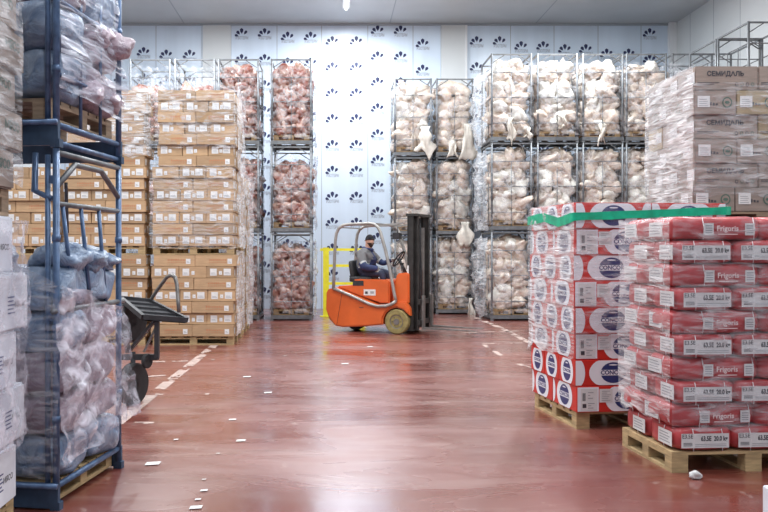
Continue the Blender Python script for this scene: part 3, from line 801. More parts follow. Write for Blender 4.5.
# ---------------------------------------------------------------- grey cartons with Cyrillic print (right, high)
FX, FY, FW, FD, FH = 3.60, 7.8, 1.24, 1.14, .235
def grey_carton(kind, w, d, h):
    v = random.randrange(2); key = ('grey', kind, round(w, 3), v); base = 'card_grey' if random.random() < .82 else 'card_tan'
    key += (base,)
    def mk():
        mb = MB(); beveled_box(mb, w, d, h, base, .006, sag=.003, seed=v)
        T, Tl = face('front', w, d, h), face('left', w, d, h)
        if kind == 'name':
            add_text(mb, 'СЕМИДАЛЬ', .062, 'ink', T @ Matrix.Translation((w*.48, -.001, h*.68)), .0022, 1.0)
            rect(mb, T, .02, w*.38, h*.30, h*.30+.006, 'ink', .0005); rect(mb, T, .02, w*.30, h*.24, h*.24+.005, 'ink', .0005)
            for q in range(4): ell(mb, T, w*.66+q*.052, h*.24, .015, .019, 'ink_green' if q % 2 else 'ink', .0005); ell(mb, T, w*.66+q*.052, h*.24, .009, .012, base, .0011)
            add_text(mb, 'ДАЛЬ', .05, 'ink', Tl @ Matrix.Translation((d*.6, -.001, h*.6)), .001)
        else:
            ell(mb, T, w*.78, h*.5, .048, .052, 'ink_green', .0005); ell(mb, T, w*.78, h*.5, .036, .04, base, .0011); ell(mb, T, w*.78, h*.5, .024, .014, 'ink_green', .0017)
            for q in range(3): rect(mb, T, w*.36+q*.03, w*.36+q*.03+.02, h*.38, h*.38+.03-.006*q, 'ink', .0005)
            ell(mb, Tl, d*.35, h*.5, .05, .05, 'ink_green', .0005); ell(mb, Tl, d*.35, h*.5, .037, .037, base, .0011)
        return mb.mesh('grey_carton')
    def mkl():
        out = []
        for fc, u in ((('front', .03),) if kind != 'name' else ())+(('left', d*.55),):
            mb = MB(); T = face(fc, w, d, h); a = .12 if fc == 'front' else .16
            rect(mb, T, u, u+a, h*.30, h*.30+.11, 'paper', .002)
            for q in range(4): rect(mb, T, u+.015, u+a-.02-.01*(q % 2), h*.36+q*.02, h*.36+.005+q*.02, 'paper_grey', .003)
            out.append(mb.mesh('paper_label'))
        return out
    o = link('grey_carton', cached(key, mk))
    for me in cached(('L',)+key, mkl): link('paper_label', me, o)
    return o
def lab_grey(tier):
    def f(o, r, i, j, nx, ny):
        k = 'printed СЕМИДАЛЬ' if nx == 2 else 'with round emblem'
        pos = ('at the aisle corner' if i == 0 and j == 0 else 'aisle side, %s behind front' % NUM[j-1] if j else '%s across' % NUM[i])
        tag(o, 'grey carton %s, %s row of %s load, %s' % (k, NUM[r], tier, pos), 'carton', 'grey-brown cartons above the red ones')
    return f
p = place(pallet(1.2, 1.14, 'wood_grey', .145), FX+.02, FY, 0); tag(p, 'grey wooden pallet on the floor behind the red cartons', 'pallet')
z = stack(FX, FY, .146, 0, FW, FD, 7, .236, [(2, 3, 'name'), (3, 2, 'emblem')], grey_carton, 'l', lab_grey('lower'), jit=.008)
p = place(pallet(1.2, 1.14, 'wood_grey', .145), FX+.02, FY, z+.001); tag(p, 'grey wooden pallet between the two grey carton loads', 'pallet')
z = stack(FX-.05, FY, z+.147, 0, FW, FD, 6, .236, [(3, 2, 'emblem'), (2, 3, 'name')], grey_carton, 'l', lab_grey('upper'), jit=.016)
film(wrap('stretch_film', FW, FD, 1.99, 3.36, F_SIDE, .014, 51, .06, sides='l', ragged=.05), FX-.05, FY, 0, 0, 'white film down the aisle side of the upper grey cartons')
film(wrap('stretch_film', FW, FD, 2.1, 3.2, F_CLEAR, .010, 52, .06, sides='f', ragged=.05), FX-.05, FY, 0, 0, 'creased film over the front of the upper grey cartons')
print('F top', z)

# a white carton cut by the frame at the lower right
mb = MB(); beveled_box(mb, .5, .4, .19, 'white_card', .006)
c = mb.build('white_carton'); c.location = (2.54+.25, 4.3+.2, 0); tag(c, 'white carton with red lettering on the floor, bottom right', 'carton')
mb = MB(); add_text(mb, 'КОРОБ', .06, 'red', face('left', .5, .4, .19) @ Matrix.Translation((.30, -.001, .10))); mb.build('red_print', c)

# ---------------------------------------------------------------- paper scraps on the floor
spots = [(370, 347, .10), (345, 364, .11), (247, 377, .10), (268, 393, .09), (232.5, 420, .07), (241, 441, .08), (153, 464, .11), (196, 508, .08), (204, 491, .05), (198, 500, .04), (213, 360, .05), (372, 352, .04), (218, 454, .03), (176, 440, .04), (285, 356, .05), (204, 480, .03)]
nm = ['just in front of the forklift rear', 'in mid aisle before the forklift', 'beside the left painted line', 'thin, in the left part of the aisle', 'small round, in the left aisle', 'thin, below the round one', 'folded, beside the blue frame foot', 'largest of the four at the bottom edge', 'small, above the bottom edge', 'small, between two others at bottom edge', 'near the brown carton stack', 'tiny, close to the forklift rear', 'tiny speck in the left aisle', 'small, right of the blue frame', 'narrow, farther up the left aisle', 'tiny, topmost of the bottom four']
for i, (px, py, s) in enumerate(spots):
    s *= .7
    x, y = fp(px, py); mb = MB(); n = 4
    for j in range(n+1):
        for k in range(n+1):
            u, v = j/n-.5, k/n-.5; q = noise.noise(Vector((u*4+i, v*4, i)))
            mb.v.append(Vector((x+s*u*(1.3+q), y+s*1.1*v*(1+q)+.3*s*u, .006+.03*s*4*max(0, q))))
    for j in range(n):
        for k in range(n): mb.f.append([j*(n+1)+k, (j+1)*(n+1)+k, (j+1)*(n+1)+k+1, j*(n+1)+k+1]); mb.mi.append(mb.m('paper')); mb.smooth.append(False)
    o = mb.build('paper_scrap'); tag(o, 'white paper scrap on the floor, '+nm[i], 'scrap', 'paper scraps on the floor')
me = lump(.038, .03, .03, 'paper', 99, .35); o = link('crumpled_paper', me); x, y = fp(695, 479); o.location = (x, y, .026); tag(o, 'crumpled white paper ball beside the red sacks pallet', 'scrap')
# ---------------------------------------------------------------- near blue frame, left
LX, LY, LR = -1.636, 4.81, math.radians(-8)
LW, LD = .93, .98
def blue_frame(z, H, lower):
    e = empty('blue_stacking_frame', (LX, LY, z), LR); r = .021; k = 'blue_steel'
    # base: a folded steel plate all round
    mb = MB(); hb = .16
    mb.box(-LW, 0, 0, .03, .012, hb, 'blue_dark'); mb.box(-LW, 0, LD-.03, LD, .012, hb, 'blue_dark')
    for x in (-LW, -.05): mb.tube([(x+.025, .03, hb-.02), (x+.025, LD-.03, hb-.02)], .02, k)
    mb.tube([(-.025, .03, .03), (-.025, LD-.03, .03)], .018, k) if not lower else None
    mb.tube([(-LW, -.012, hb-.01), (0, -.012, hb-.01)], .018, k)
    mb.build('base_frame', e)
    for x, y in ((-r, r), (-LW+r, r), (-r, LD-r), (-LW+r, LD-r)):
        mb = MB(); mb.tube([(x, y, 0), (x, y, H-.004)], r, k, 12); mb.box(x-.03, x+.03, y-.02, y+.03, 0, .05, 'blue_dark')
        for zz in (.25*H, .5*H, .75*H): mb.tube([(x, y, zz-.02), (x, y, zz+.02)], r*1.25, k, 12)
        mb.build('post', e)
    for x in (-.075,):
        mb = MB(); mb.tube([(x, r, hb), (x, r, H*.98)], .017, k, 10); mb.box(x-.01, -.03, r-.012, r+.012, H*.52, H*.52+.06, k); mb.box(x-.01, -.03, r-.012, r+.012, H*.9, H*.9+.05, k); mb.build('inner_post', e)
    for x in (-r, -LW+r):
        mb = MB(); mb.tube([(x, r, H-.03), (x, LD-r, H-.03)], .019, 'steel'); mb.build('top_rail', e)
        if lower:
            mb = MB(); mb.tube([(x, .02, 1.95), (x, .27, 2.11), (x, .66, 2.11), (x, LD-.03, 1.95)], .019, 'steel', 10); mb.build('arch_brace', e)
            mb = MB(); zt, zb = 1.85, 1.20
            mb.tube([(x, r, zt), (x, LD-r, zt)], .017, 'steel'); mb.tube([(x, -.02, zb), (x, LD+.06, zb)], .018, 'steel')
            for q, (a, b) in enumerate(((.10, .26), (.35, .50), (.62, .74))): mb.tube([(x, a, zt), (x, b, zb)], .014, k)
            mb.build('side_panel', e)
        else:
            mb = MB()
            for zz in (.45, .9, 1.3): mb.tube([(x, r, zz), (x, LD-r, zz)], .014, k)
            for yy in (.35, .65): mb.tube([(x, yy, .16), (x, yy, 1.3)], .012, k)
            mb.build('side_panel', e)
    if lower:
        mb = MB(); mb.tube([(-.05, r, 1.88), (-.16, r, 1.93), (-.155, r, H-.03)], .018, k); mb.build('front_brace', e)
        mb = MB(); mb.bar((-r, LD*.15, 1.98), (-LW*.4, LD*.9, 1.70), .02, 'steel_dark'); mb.build('loose_bar', e)
    return e
LH = 2.19
tag(blue_frame(0, LH, True), 'blue steel stacking frame on the floor, draped in torn film', 'stacking frame')
tag(blue_frame(LH, 1.9, False), 'blue steel stacking frame on top of the draped one', 'stacking frame')
# rusty foot plates at the joint
Lr = Matrix.Translation((LX, LY, 0)) @ Matrix.Rotation(LR, 4, 'Z')
def lp(x, y, z): return Lr @ Vector((x, y, z))
for z, nmx, kk in ((.022, 'pallet with yellow blocks inside the lower blue frame', 'wood'), (LH+.165, 'grey-brown pallet inside the upper blue frame', 'wood_grey')):
    p = pallet(.80, .90, kk, .125 if z < 1 else .14); q = lp(-.865, .04, z); place(p, q.x, q.y, q.z, LR); tag(p, nmx, 'pallet')
def sack_load(z0, rows, h, names, w=.43, d=.44, pinks=()):
    z = z0
    for r in range(rows):
        for j in range(2):
            for i in range(2):
                k = 'sack_pink' if (r*4+j*2+i) in pinks else 'sack'
                me = soft_box(w, d, h*1.03, k, .05, .045, 10, r*4+j*2+i+3, 4.5, 5)
                o = link('frozen_sack', me); q = lp(-.225-.43*i+rnd(-.015, .01), .26+.46*j+rnd(-.02, .02), z)
                o.location = q; o.rotation_euler = (0, 0, LR+rnd(-.04, .04))
                tag(o, '%s plastic sack, %s layer of %s, %s' % ('pinkish' if k == 'sack_pink' else 'grey-blue', NUM[r], names, ('aisle side front', 'inner side front', 'aisle side rear', 'inner side rear')[j*2+i]), 'sack', 'sacks in the blue frames')
        z += h
    return z
sack_load(.150, 5, .262, 'lower blue frame', pinks=(4, 6, 8, 10, 14))
sack_load(LH+.307, 4, .30, 'upper blue frame', pinks=(2, 6, 8))
# hand pieces bulging at the panel: loose lumps on top of the lower load
for i, (x, y, z, s, dsc) in enumerate(((-.12, .30, 1.52, 1.0, 'at the near post'), (-.10, .62, 1.50, .9, 'in the middle of the side'), (-.12, .84, 1.50, .85, 'at the far post'), (-.6, .3, 1.54, 1.1, 'deep behind the double post'))):
    me = lump(.18*s, .16*s, .10*s, 'sack', 81+i, .3); o = link('loose_bag', me); o.location = lp(x, y, z); o.rotation_euler = (rnd(-.3, .3), rnd(-.3, .3), rnd(-1, 1)); tag(o, 'pale blue loose bag lying on the sacks, '+dsc, 'plastic bag')

def sheet(name, pts, nu, nv, material, amp, seed, lab, freq=3.5):
    """crumpled sheet of film spanning a bilinear patch grid of local points pts[row][col] inside the frame's axes"""
    rows, cols = len(pts), len(pts[0]); mb = MB()
    def at(u, v):
        a = u*(cols-1); i = min(int(a), cols-2); a -= i; b = v*(rows-1); j = min(int(b), rows-2); b -= j
        P = [[Vector(pts[j+q][i+p]) for p in (0, 1)] for q in (0, 1)]
        return (P[0][0]*(1-a)+P[0][1]*a)*(1-b)+(P[1][0]*(1-a)+P[1][1]*a)*b
    for j in range(nv+1):
        for i in range(nu+1):
            p = at(i/nu, j/nv); q = p*freq+Vector((seed, 0, 0))
            n = noise.noise(q)+.5*noise.noise(q*2.3)+.35*abs(noise.noise(q*5))
            p = p+Vector((abs(n)*amp, .4*amp*noise.noise(q*1.7+Vector((9, 0, 0))), .25*amp*noise.noise(q*2)))
            mb.v.append(Lr @ p)
    for j in range(nv):
        for i in range(nu): mb.f.append([j*(nu+1)+i, j*(nu+1)+i+1, (j+1)*(nu+1)+i+1, (j+1)*(nu+1)+i]); mb.mi.append(mb.m(material)); mb.smooth.append(True)
    return tag(mb.build(name), lab, 'stretch film')
F_TORN = film_mat('torn_lilac_film', .14, .9, scale=(5, 5, 6), rot=(.6, .2, 0), col=(.80, .78, .88))
F_SHINE = film_mat('shiny_film', .05, .85, scale=(1.6, 1.6, 15), rot=(-.7, 0, 0), col=(.74, .79, .92))
sheet('torn_film', [[(.015, -.05, 1.37), (.03, .3, 1.30), (.03, .6, 1.20), (.03, .9, 1.17)],
                    [(.02, -.05, 1.1), (.05, .35, 1.05), (.06, .7, 1.0), (.04, .99, .96)],
                    [(.02, -.03, .7), (.05, .4, .70), (.06, .8, .72), (.05, 1.0, .70)],
                    [(.02, 0, .26), (.03, .4, .30), (.05, .75, .36), (.09, 1.0, .40)]], 40, 40, F_TORN, .075, 2, 'torn lilac film hanging over the side of the lower blue frame')
sheet('front_film', [[(.01, -.035, 1.36), (-.3, -.05, 1.52), (-.6, -.05, 1.5)], [(.01, -.04, .8), (-.3, -.07, .8), (-.6, -.06, .8)], [(0, -.03, .2), (-.3, -.04, .2), (-.6, -.04, .2)]], 24, 28, F_CLEAR, .03, 5, 'clear film over the near face of the lower blue frame')
sheet('shiny_film', [[(.01, 0, LH+1.75), (.0, .45, LH+1.7), (-.03, .93, LH+1.6)],
                     [(.01, 0, LH+1.2), (.02, .45, LH+1.1), (-.02, .93, LH+.95)],
                     [(.01, 0, LH+.7), (.03, .5, LH+.65), (.02, .96, LH+.60)],
                     [(.01, 0, LH+.36), (.02, .5, LH+.34), (.0, .93, LH+.28)]], 30, 34, F_SHINE, .045, 8, 'shiny streaked film over the side of the upper blue frame')
# cut meat pushing the shiny film out
for i, (x, y, z, s) in enumerate(((.03, .86, LH+.82, .8), (-.05, .66, LH+.84, .8), (-.04, .50, LH+.42, .7), (-.02, .80, LH+.42, .65))):
    me = lump(.12*s, .17*s, .11*s, 'sack_pink', 90+i, .35); o = link('frozen_cut', me); o.location = lp(x, y, z); o.rotation_euler = (rnd(-.4, .4), .2, LR); tag(o, 'reddish frozen cut under shiny film, ' + ('upper one at the far post', 'upper one beside it', 'lower one in mid side', 'lower one at the far post')[i], 'frozen meat')

# ---------------------------------------------------------------- nearest stack, cut by the left edge
MX, MY, MW, MD = -2.90, 3.40, 1.1, 1.2
def near_carton(kind, w, d, h):
    v = random.randrange(2); key = ('near', kind, round(w, 3), v)
    def mk():
        mb = MB(); beveled_box(mb, w, d, h, 'white_card' if kind == 'white' else 'card_grey', .012, sag=.012, seed=v)
        T = face('right', w, d, h)
        if kind == 'white':
            for q in range(5): rect(mb, T, d*.52, d*.52+.10-.02*(q % 2), h*.3+q*.022, h*.3+.008+q*.022, 'navy', .001)
            add_text(mb, 'МЯСО', .045, 'ink', T @ Matrix.Translation((d*.8, -.001, h*.45)), .001)
        else:
            add_text(mb, 'МЯСО', .07, 'ink_green', T @ Matrix.Translation((d*.72, -.001, h*.6)), .002)
            rect(mb, T, .03, d*.4, h*.3, h*.34, 'ink', .001)
        return mb.mesh('carton')
    return link('wrapped_carton', cached(key, mk))
def lab_m(t):
    def f(o, r, i, j, nx, ny):
        tag(o, '%s carton at the left edge, %s row of %s load, %s' % ('white' if t == 'lower' else 'grey-brown', NUM[r], t, 'rear corner' if i == nx-1 and j == ny-1 else 'inner one, number %s across' % ('one' if i == 0 else 'two') if j == 0 else 'middle of side'), 'carton', 'cartons at the left edge')
    return f
p = place(pallet(1.06, 1.2, 'wood', .15), MX+.02, MY, 0); tag(p, 'wooden pallet under the white cartons at the left edge', 'pallet')
z = stack(MX, MY, .151, 0, MW, MD, 5, .322, [(2, 2, 'white'), (2, 3, 'white')], near_carton, 'r', lab_m('lower'), jit=.02)
p = place(pallet(1.04, 1.18, 'wood_grey', .15), MX+.02, MY, z+.001); tag(p, 'wooden pallet between the loads at the left edge', 'pallet')
z = stack(MX, MY, z+.152, 0, MW, MD, 6, .225, [(2, 2, 'grey'), (2, 3, 'grey')], near_carton, 'r', lab_m('upper'), jit=.02)
film(wrap('stretch_film', MW, MD, .5, 1.74, F_TORN, .05, 61, .06, sides='r', ragged=.05), MX, MY, 0, 0, 'blue-white film on the white cartons at the left edge')
film(wrap('stretch_film', MW, MD, 1.95, 3.2, F_MID, .02, 62, .06, sides='r', ragged=.05), MX, MY, 0, 0, 'creased film on the grey cartons at the left edge')

# ---------------------------------------------------------------- dark hand trolley behind the blue frame
e = empty('hand_trolley', (-2.0, 8.15, 0)); tag(e, 'black lift trolley with a loop handle and tall wheel beside the blue frame', 'trolley')
def q(px, py, dy=0): return Vector(((px-VX)*(8.15+dy)/F_PX+2.0, dy, CAM_Z+(VY-py)*(8.15+dy)/F_PX))
mb = MB()
a, b, c, d = q(120, 298, .25), q(150, 301, .35), q(187, 320, .1), q(143, 317, -.10)
for zz in (0, -.035): mb.add([a+Vector((0, 0, zz)), b+Vector((0, 0, zz)), c+Vector((0, 0, zz)), d+Vector((0, 0, zz))], [(0, 1, 2, 3)], 'steel_dark')
for u, v in ((a, b), (b, c), (c, d), (d, a)): mb.bar(u, v, .04, 'steel_dark', .05)
for t in (.25, .5, .75): mb.bar(a.lerp(d, t), b.lerp(c, t), .03, 'steel_dark')
mb.build('platform', e)
mb = MB(); mb.tube([q(151, 304, .4), q(152, 298, .35), q(158, 289, .3), q(167, 277, .22), (q(171, 275, .2)), q(175, 277, .18), q(177, 285, .15), q(178, 300, .1), q(179, 312, .05)], .02, 'fork', 10); mb.build('loop_handle', e)
mb = MB(); mb.bar(q(157, 318, 0), q(130, 350, .1), .05, 'steel_dark', .03); mb.bar(q(157, 318, 0), q(157, 358, 0), .045, 'steel_dark', .06); mb.bar(q(157, 325, 0), q(144, 352, 0), .04, 'fork', .02); mb.bar(q(122, 357, .1), q(158, 357, 0), .05, 'steel_dark', .06); mb.bar(q(122, 300, .4), q(128, 352, .12), .05, 'steel_dark'); mb.build('lift_arm', e)
def wheel(c, r, w, ax, kt='rubber', name='wheel'):
    wo = MB().cyl(c, ax, r, w, kt, 28, [(r*.6, -w/2), (r*.93, -w/2), (r, -w*.35), (r, w*.35), (r*.93, w/2), (r*.6, w/2)]).build(name, e)
    MB().cyl(c, ax, r*.6, w*.7, 'steel_dark', 20, [(r*.2, -w*.5), (r*.55, -w*.4), (r*.6, -w*.3), (r*.6, w*.3), (r*.55, w*.4), (r*.2, w*.5)]).build('hub', wo)
cc = q(133, 384, 0); wheel(cc, .215, .10, (.92, -.38, 0))
wheel(q(131, 322, .3), .20, .10, (.85, -.52, 0))
wheel(q(147, 361, -.02), .075, .04, (.9, -.4, 0), name='castor')
mb = MB(); mb.bar(cc, q(133, 352, .08), .05, 'steel_dark'); mb.build('wheel_fork', e)
# carton riding on the trolley's far side
# ---------------------------------------------------------------- yellow barrier behind the forklift
e = empty('yellow_barrier', ((326-VX)*18.9/F_PX, 18.9, 0)); tag(e, 'yellow tubular safety barrier against the wall behind the forklift', 'barrier')
s = 18.9/F_PX
for x in (0, .86): MB().box(x-.07, x+.07, -.04, .04, 0, 1.63 if x == 0 else 1.55, 'yellow').build('post', e)
for z in (1.58, 1.20, .78, .2):
    MB().box(-.14 if z > 1.5 else .07, .84, -.02, .02, z-.03, z+.03, 'yellow').build('rail', e)
MB().box(-.14, .3, -.08, .08, 0, .015, 'yellow').build('foot_plate', e)
# ---------------------------------------------------------------- forklift
FKA = math.radians(-25)
FK = empty('forklift', (1.237, 14.9, 0), FKA); tag(FK, 'orange electric forklift with grey overhead guard and black mast', 'forklift')
CS = 208.6
def fu(cx, lat=0): return (cx-338-lat*.4226*CS)/(CS*.906)
def fz(cz): return (473-cz)/CS
def P(cx, cz, lat): return Vector((fu(cx, lat), lat, fz(cz)))
def extrude(name, pts, l0, l1, k, parent, bev=.02):
    """side profile swept across the truck"""
    bm = bmesh.new(); vs = [bm.verts.new((fu(x), l0, fz(z))) for x, z in pts]; f = bm.faces.new(vs)
    r = bmesh.ops.extrude_face_region(bm, geom=[f]); bmesh.ops.translate(bm, verts=[v for v in r['geom'] if isinstance(v, bmesh.types.BMVert)], vec=(0, l1-l0, 0))
    bmesh.ops.recalc_face_normals(bm, faces=bm.faces[:])
    if bev: bmesh.ops.bevel(bm, geom=[e for e in bm.edges if abs(e.verts[0].co.y-e.verts[1].co.y) < 1e-5], offset=bev, segments=2, affect='EDGES', clamp_overlap=True)
    me = bpy.data.meshes.new(name); bm.to_mesh(me); bm.free(); me.materials.append(M[k]); return link(name, me, parent)
body = [(64, 318), (72, 304), (98, 296), (130, 308), (190, 332), (262, 360), (300, 360), (340, 344), (372, 346), (386, 372), (388, 400), (378, 392), (362, 376), (338, 369), (314, 376), (296, 392), (287, 412), (286, 438), (240, 445), (130, 455), (100, 450), (76, 425), (62, 385)]
extrude('chassis', body, 0, 1.0, 'orange', FK, .025)
mb = MB(); mb.bar(P(106, 452, -.004), P(128, 320, -.004), .006, 'steel_dark', .004); mb.bar(P(196, 373, -.004), P(212, 373, -.004), .008, 'steel_dark', .01); mb.bar(P(70, 405, -.004), P(100, 447, -.004), .006, 'steel_dark', .004); mb.build('panel_gap', FK)
extrude('engine_cover', [(100, 300), (106, 291), (168, 288), (168, 264), (180, 262), (296, 264), (303, 270), (305, 355), (270, 355), (180, 326), (120, 302)], .10, .90, 'orange', FK, .02)
lb = MB().box(fu(206), fu(252), .092, .099, fz(326), fz(302), 'paper').build('data_plate', FK)
MB().box(fu(212), fu(222), .088, .0915, fz(320), fz(310), 'ink').build('data_plate_mark', lb); MB().box(fu(232), fu(246), .088, .0915, fz(318), fz(309), 'paper_grey').build('data_plate_mark', lb)
mb = MB().box(fu(163), fu(205), .092, .099, fz(288), fz(268), 'steel_dark'); mb.build('vent', FK)
extrude('front_cowl', [(318, 345), (322, 300), (334, 244), (342, 236), (372, 234), (380, 240), (380, 350), (340, 360)], .06, .94, 'orange', FK, .02)
mb = MB().box(fu(312), fu(345), .10, .90, fz(352), fz(346), 'steel_dark'); mb.build('floor_plate', FK)
# overhead guard
def guard(lat, name):
    mb = MB()
    off = lat*.4226*CS
    pts = [(97, 303), (98, 250), (101, 180), (104, 110), (108, 80), (117, 60), (134, 47), (160, 43), (236, 41), (256, 44), (270, 56), (280, 76), (300, 150), (318, 235), (333, 320), (339, 344)]
    mb.tube([(fu(x), lat, fz(z)) for x, z in pts], .030, 'guard', 10)
    mb.tube([(fu(x), lat, fz(z)) for x, z in ((97, 300), (130, 312), (190, 337), (235, 357), (268, 366), (300, 364), (325, 354), (339, 342))], .030, 'guard', 10)
    return mb.build(name, FK)
guard(-.03, 'guard_frame'); guard(1.0, 'guard_frame')
mb = MB()
for cx in (122, 145, 165, 185, 205, 225, 245, 262): mb.bar((fu(cx), -.02, fz(42 if cx > 130 else 55)), (fu(cx), .99, fz(42 if cx > 130 else 55)), .03, 'guard', .02)
mb.build('guard_roof_bars', FK)
mb = MB(); mb.bar((fu(262), .1, fz(50)), (fu(352), .18, fz(40)), .035, 'guard'); mb.bar((fu(262), .9, fz(50)), (fu(352), .82, fz(40)), .035, 'guard'); mb.build('guard_stay', FK)
# wheels
def fwheel(u, lat0, w, r, kt, name='wheel'):
    c = (u, lat0+w/2, r)
    wo = MB().cyl(c, (0, 1, 0), r, w, kt, 36, [(r*.55, -w*.42), (r*.6, -w/2), (r*.93, -w/2), (r, -w*.36), (r, w*.36), (r*.93, w/2), (r*.6, w/2), (r*.55, w*.42)]).build(name, FK)
    hb = MB().cyl(c, (0, 1, 0), r*.55, w, 'fork', 28, [(r*.08, -w*.5), (r*.24, -w*.5), (r*.26, -w*.40), (r*.44, -w*.30), (r*.5, -w*.43), (r*.56, -w*.45), (r*.56, w*.3), (r*.2, w*.45)])
    for i in range(6):
        a = i*PI/3; hb.cyl((u+math.cos(a)*r*.36, lat0+w*.14, r+math.sin(a)*r*.36), (0, 1, 0), r*.05, w*.12, 'steel_dark', 8)
    hb.build('hub', wo)
fwheel(0, -.01, .16, .232, 'tyre_yellow'); fwheel(0, .86, .16, .232, 'tyre_yellow')
fwheel(fu(145), .40, .2, .17, 'rubber', 'rear_wheel')
MB().box(fu(120), fu(210), .2, .8, .10, .22, 'steel_dark').build('underframe', FK)
MB().box(fu(320), fu(392), .18, .82, .10, .40, 'steel_dark').build('front_axle', FK)
# mast
mst = []
for lat, nm_ in ((.16, 'n'), (.92, 'f')):
    s = 1 if lat < .5 else -1
    mb = MB(); u0, u1 = .17, .30
    mb.box(u0, u1, lat-.035, lat-.015, .06, 2.22, 'mast') if s > 0 else mb.box(u0, u1, lat+.015, lat+.035, .06, 2.22, 'mast')
    for uu in (u0, u1-.02): mb.box(uu, uu+.02, lat-.035, lat+.035, .06, 2.22, 'mast')
    mb.build('outer_rail', FK)
    mb = MB(); l2 = lat+s*.06; mb.box(.23, .36, l2-.012, l2+.012, .07, 2.20, 'mast'); mb.box(.34, .36, l2-.03, l2+.03, .07, 2.20, 'mast'); mb.build('inner_rail', FK)
mb = MB(); mb.box(.15, .37, .10, .98, 2.20, 2.25, 'mast'); mb.build('top_crossbar', FK)
mb = MB(); mb.box(.18, .22, .20, .88, 1.15, 1.27, 'mast'); mb.box(.18, .22, .20, .88, .1, .22, 'mast'); mb.build('mast_crossbar', FK)
for lat in (.34, .74): MB().cyl((.27, lat, 1.05), (0, 0, 1), .032, 1.9, 'fork', 14).build('lift_cylinder', FK)
mb = MB()
for lat in (.45, .55): mb.box(.26, .29, lat-.015, lat+.015, .4, 2.18, 'steel_dark')
mb.build('lift_chain', FK)
mb = MB(); mb.tube([(.30, .5, 2.15), (.33, .42, 1.6), (.36, .40, .8), (.36, .42, .5)], .012, 'rubber', 8); mb.build('hydraulic_hose', FK)
mb = MB(); mb.box(.38, .42, .10, .90, .18, .27, 'mast'); mb.box(.38, .42, .10, .90, .56, .65, 'mast'); mb.box(.375, .40, .24, .30, .27, .56, 'mast'); mb.box(.375, .40, .70, .76, .27, .56, 'mast'); mb.build('fork_carriage', FK)
for lat in (.20, .70):
    mb = MB(); mb.box(.425, .465, lat, lat+.10, .09, .72, 'fork')
    mb.add([(.465, lat, .09), (.465, lat+.1, .09), (.465, lat+.1, .13), (.465, lat, .13), (1.45, lat+.01, .09), (1.45, lat+.09, .09), (1.45, lat+.09, .10), (1.45, lat+.01, .10)], [(0, 1, 5, 4), (3, 7, 6, 2), (0, 4, 7, 3), (1, 2, 6, 5), (4, 5, 6, 7), (0, 3, 2, 1)], 'fork')
    mb.build('fork', FK)
MB().box(.168, .2, .115, .1245, 1.0, 1.28, 'paper').build('warning_sticker', FK)
# controls
sw = MB(); T0 = P(356, 181, .5)
ring = [T0+Matrix.Rotation(math.radians(-55), 3, 'Y') @ Vector((math.cos(a)*.17, math.sin(a)*.17, 0)) for a in [i*2*PI/20 for i in range(20)]]
sw.tube(ring, .014, 'rubber', 8, closed=True); sw.bar(ring[0], ring[10], .018, 'rubber'); sw.bar(ring[5], ring[15], .018, 'rubber'); sw.build('steering_wheel', FK)
mb = MB(); mb.tube([T0, P(385, 240, .5)], .03, 'steel_dark', 10); mb.build('steering_column', FK)
mb = MB()
for i in range(3): mb.tube([(fu(372, .3), .22+i*.06, 1.10), (fu(366, .3), .22+i*.06, 1.30)], .008, 'steel_dark', 6); mb.cyl((fu(366, .3), .22+i*.06, 1.31), (0, 0, 1), .016, .03, 'rubber', 10)
mb.build('control_levers', FK)
mb = MB(); mb.tube([P(345, 90, .5), P(352, 75, .5), P(352, 50, .5)], .01, 'steel_dark', 6); mb.box(fu(338, .5), fu(362, .5), .42, .58, 1.78, 1.9, 'steel_dark'); mb.build('work_lamp', FK)
# seat
me = soft_box(.46, .5, .12, 'rubber', .03, .005, 6, 1); o = link('seat_cushion', me, FK); o.location = (-.86, .5, fz(263)-.07)
me = soft_box(.10, .40, .40, 'rubber', .03, .005, 6, 2); o = link('seat_back', me, FK); o.location = (-1.01, .5, fz(262)-.04); o.rotation_euler = (0, -.18, 0)

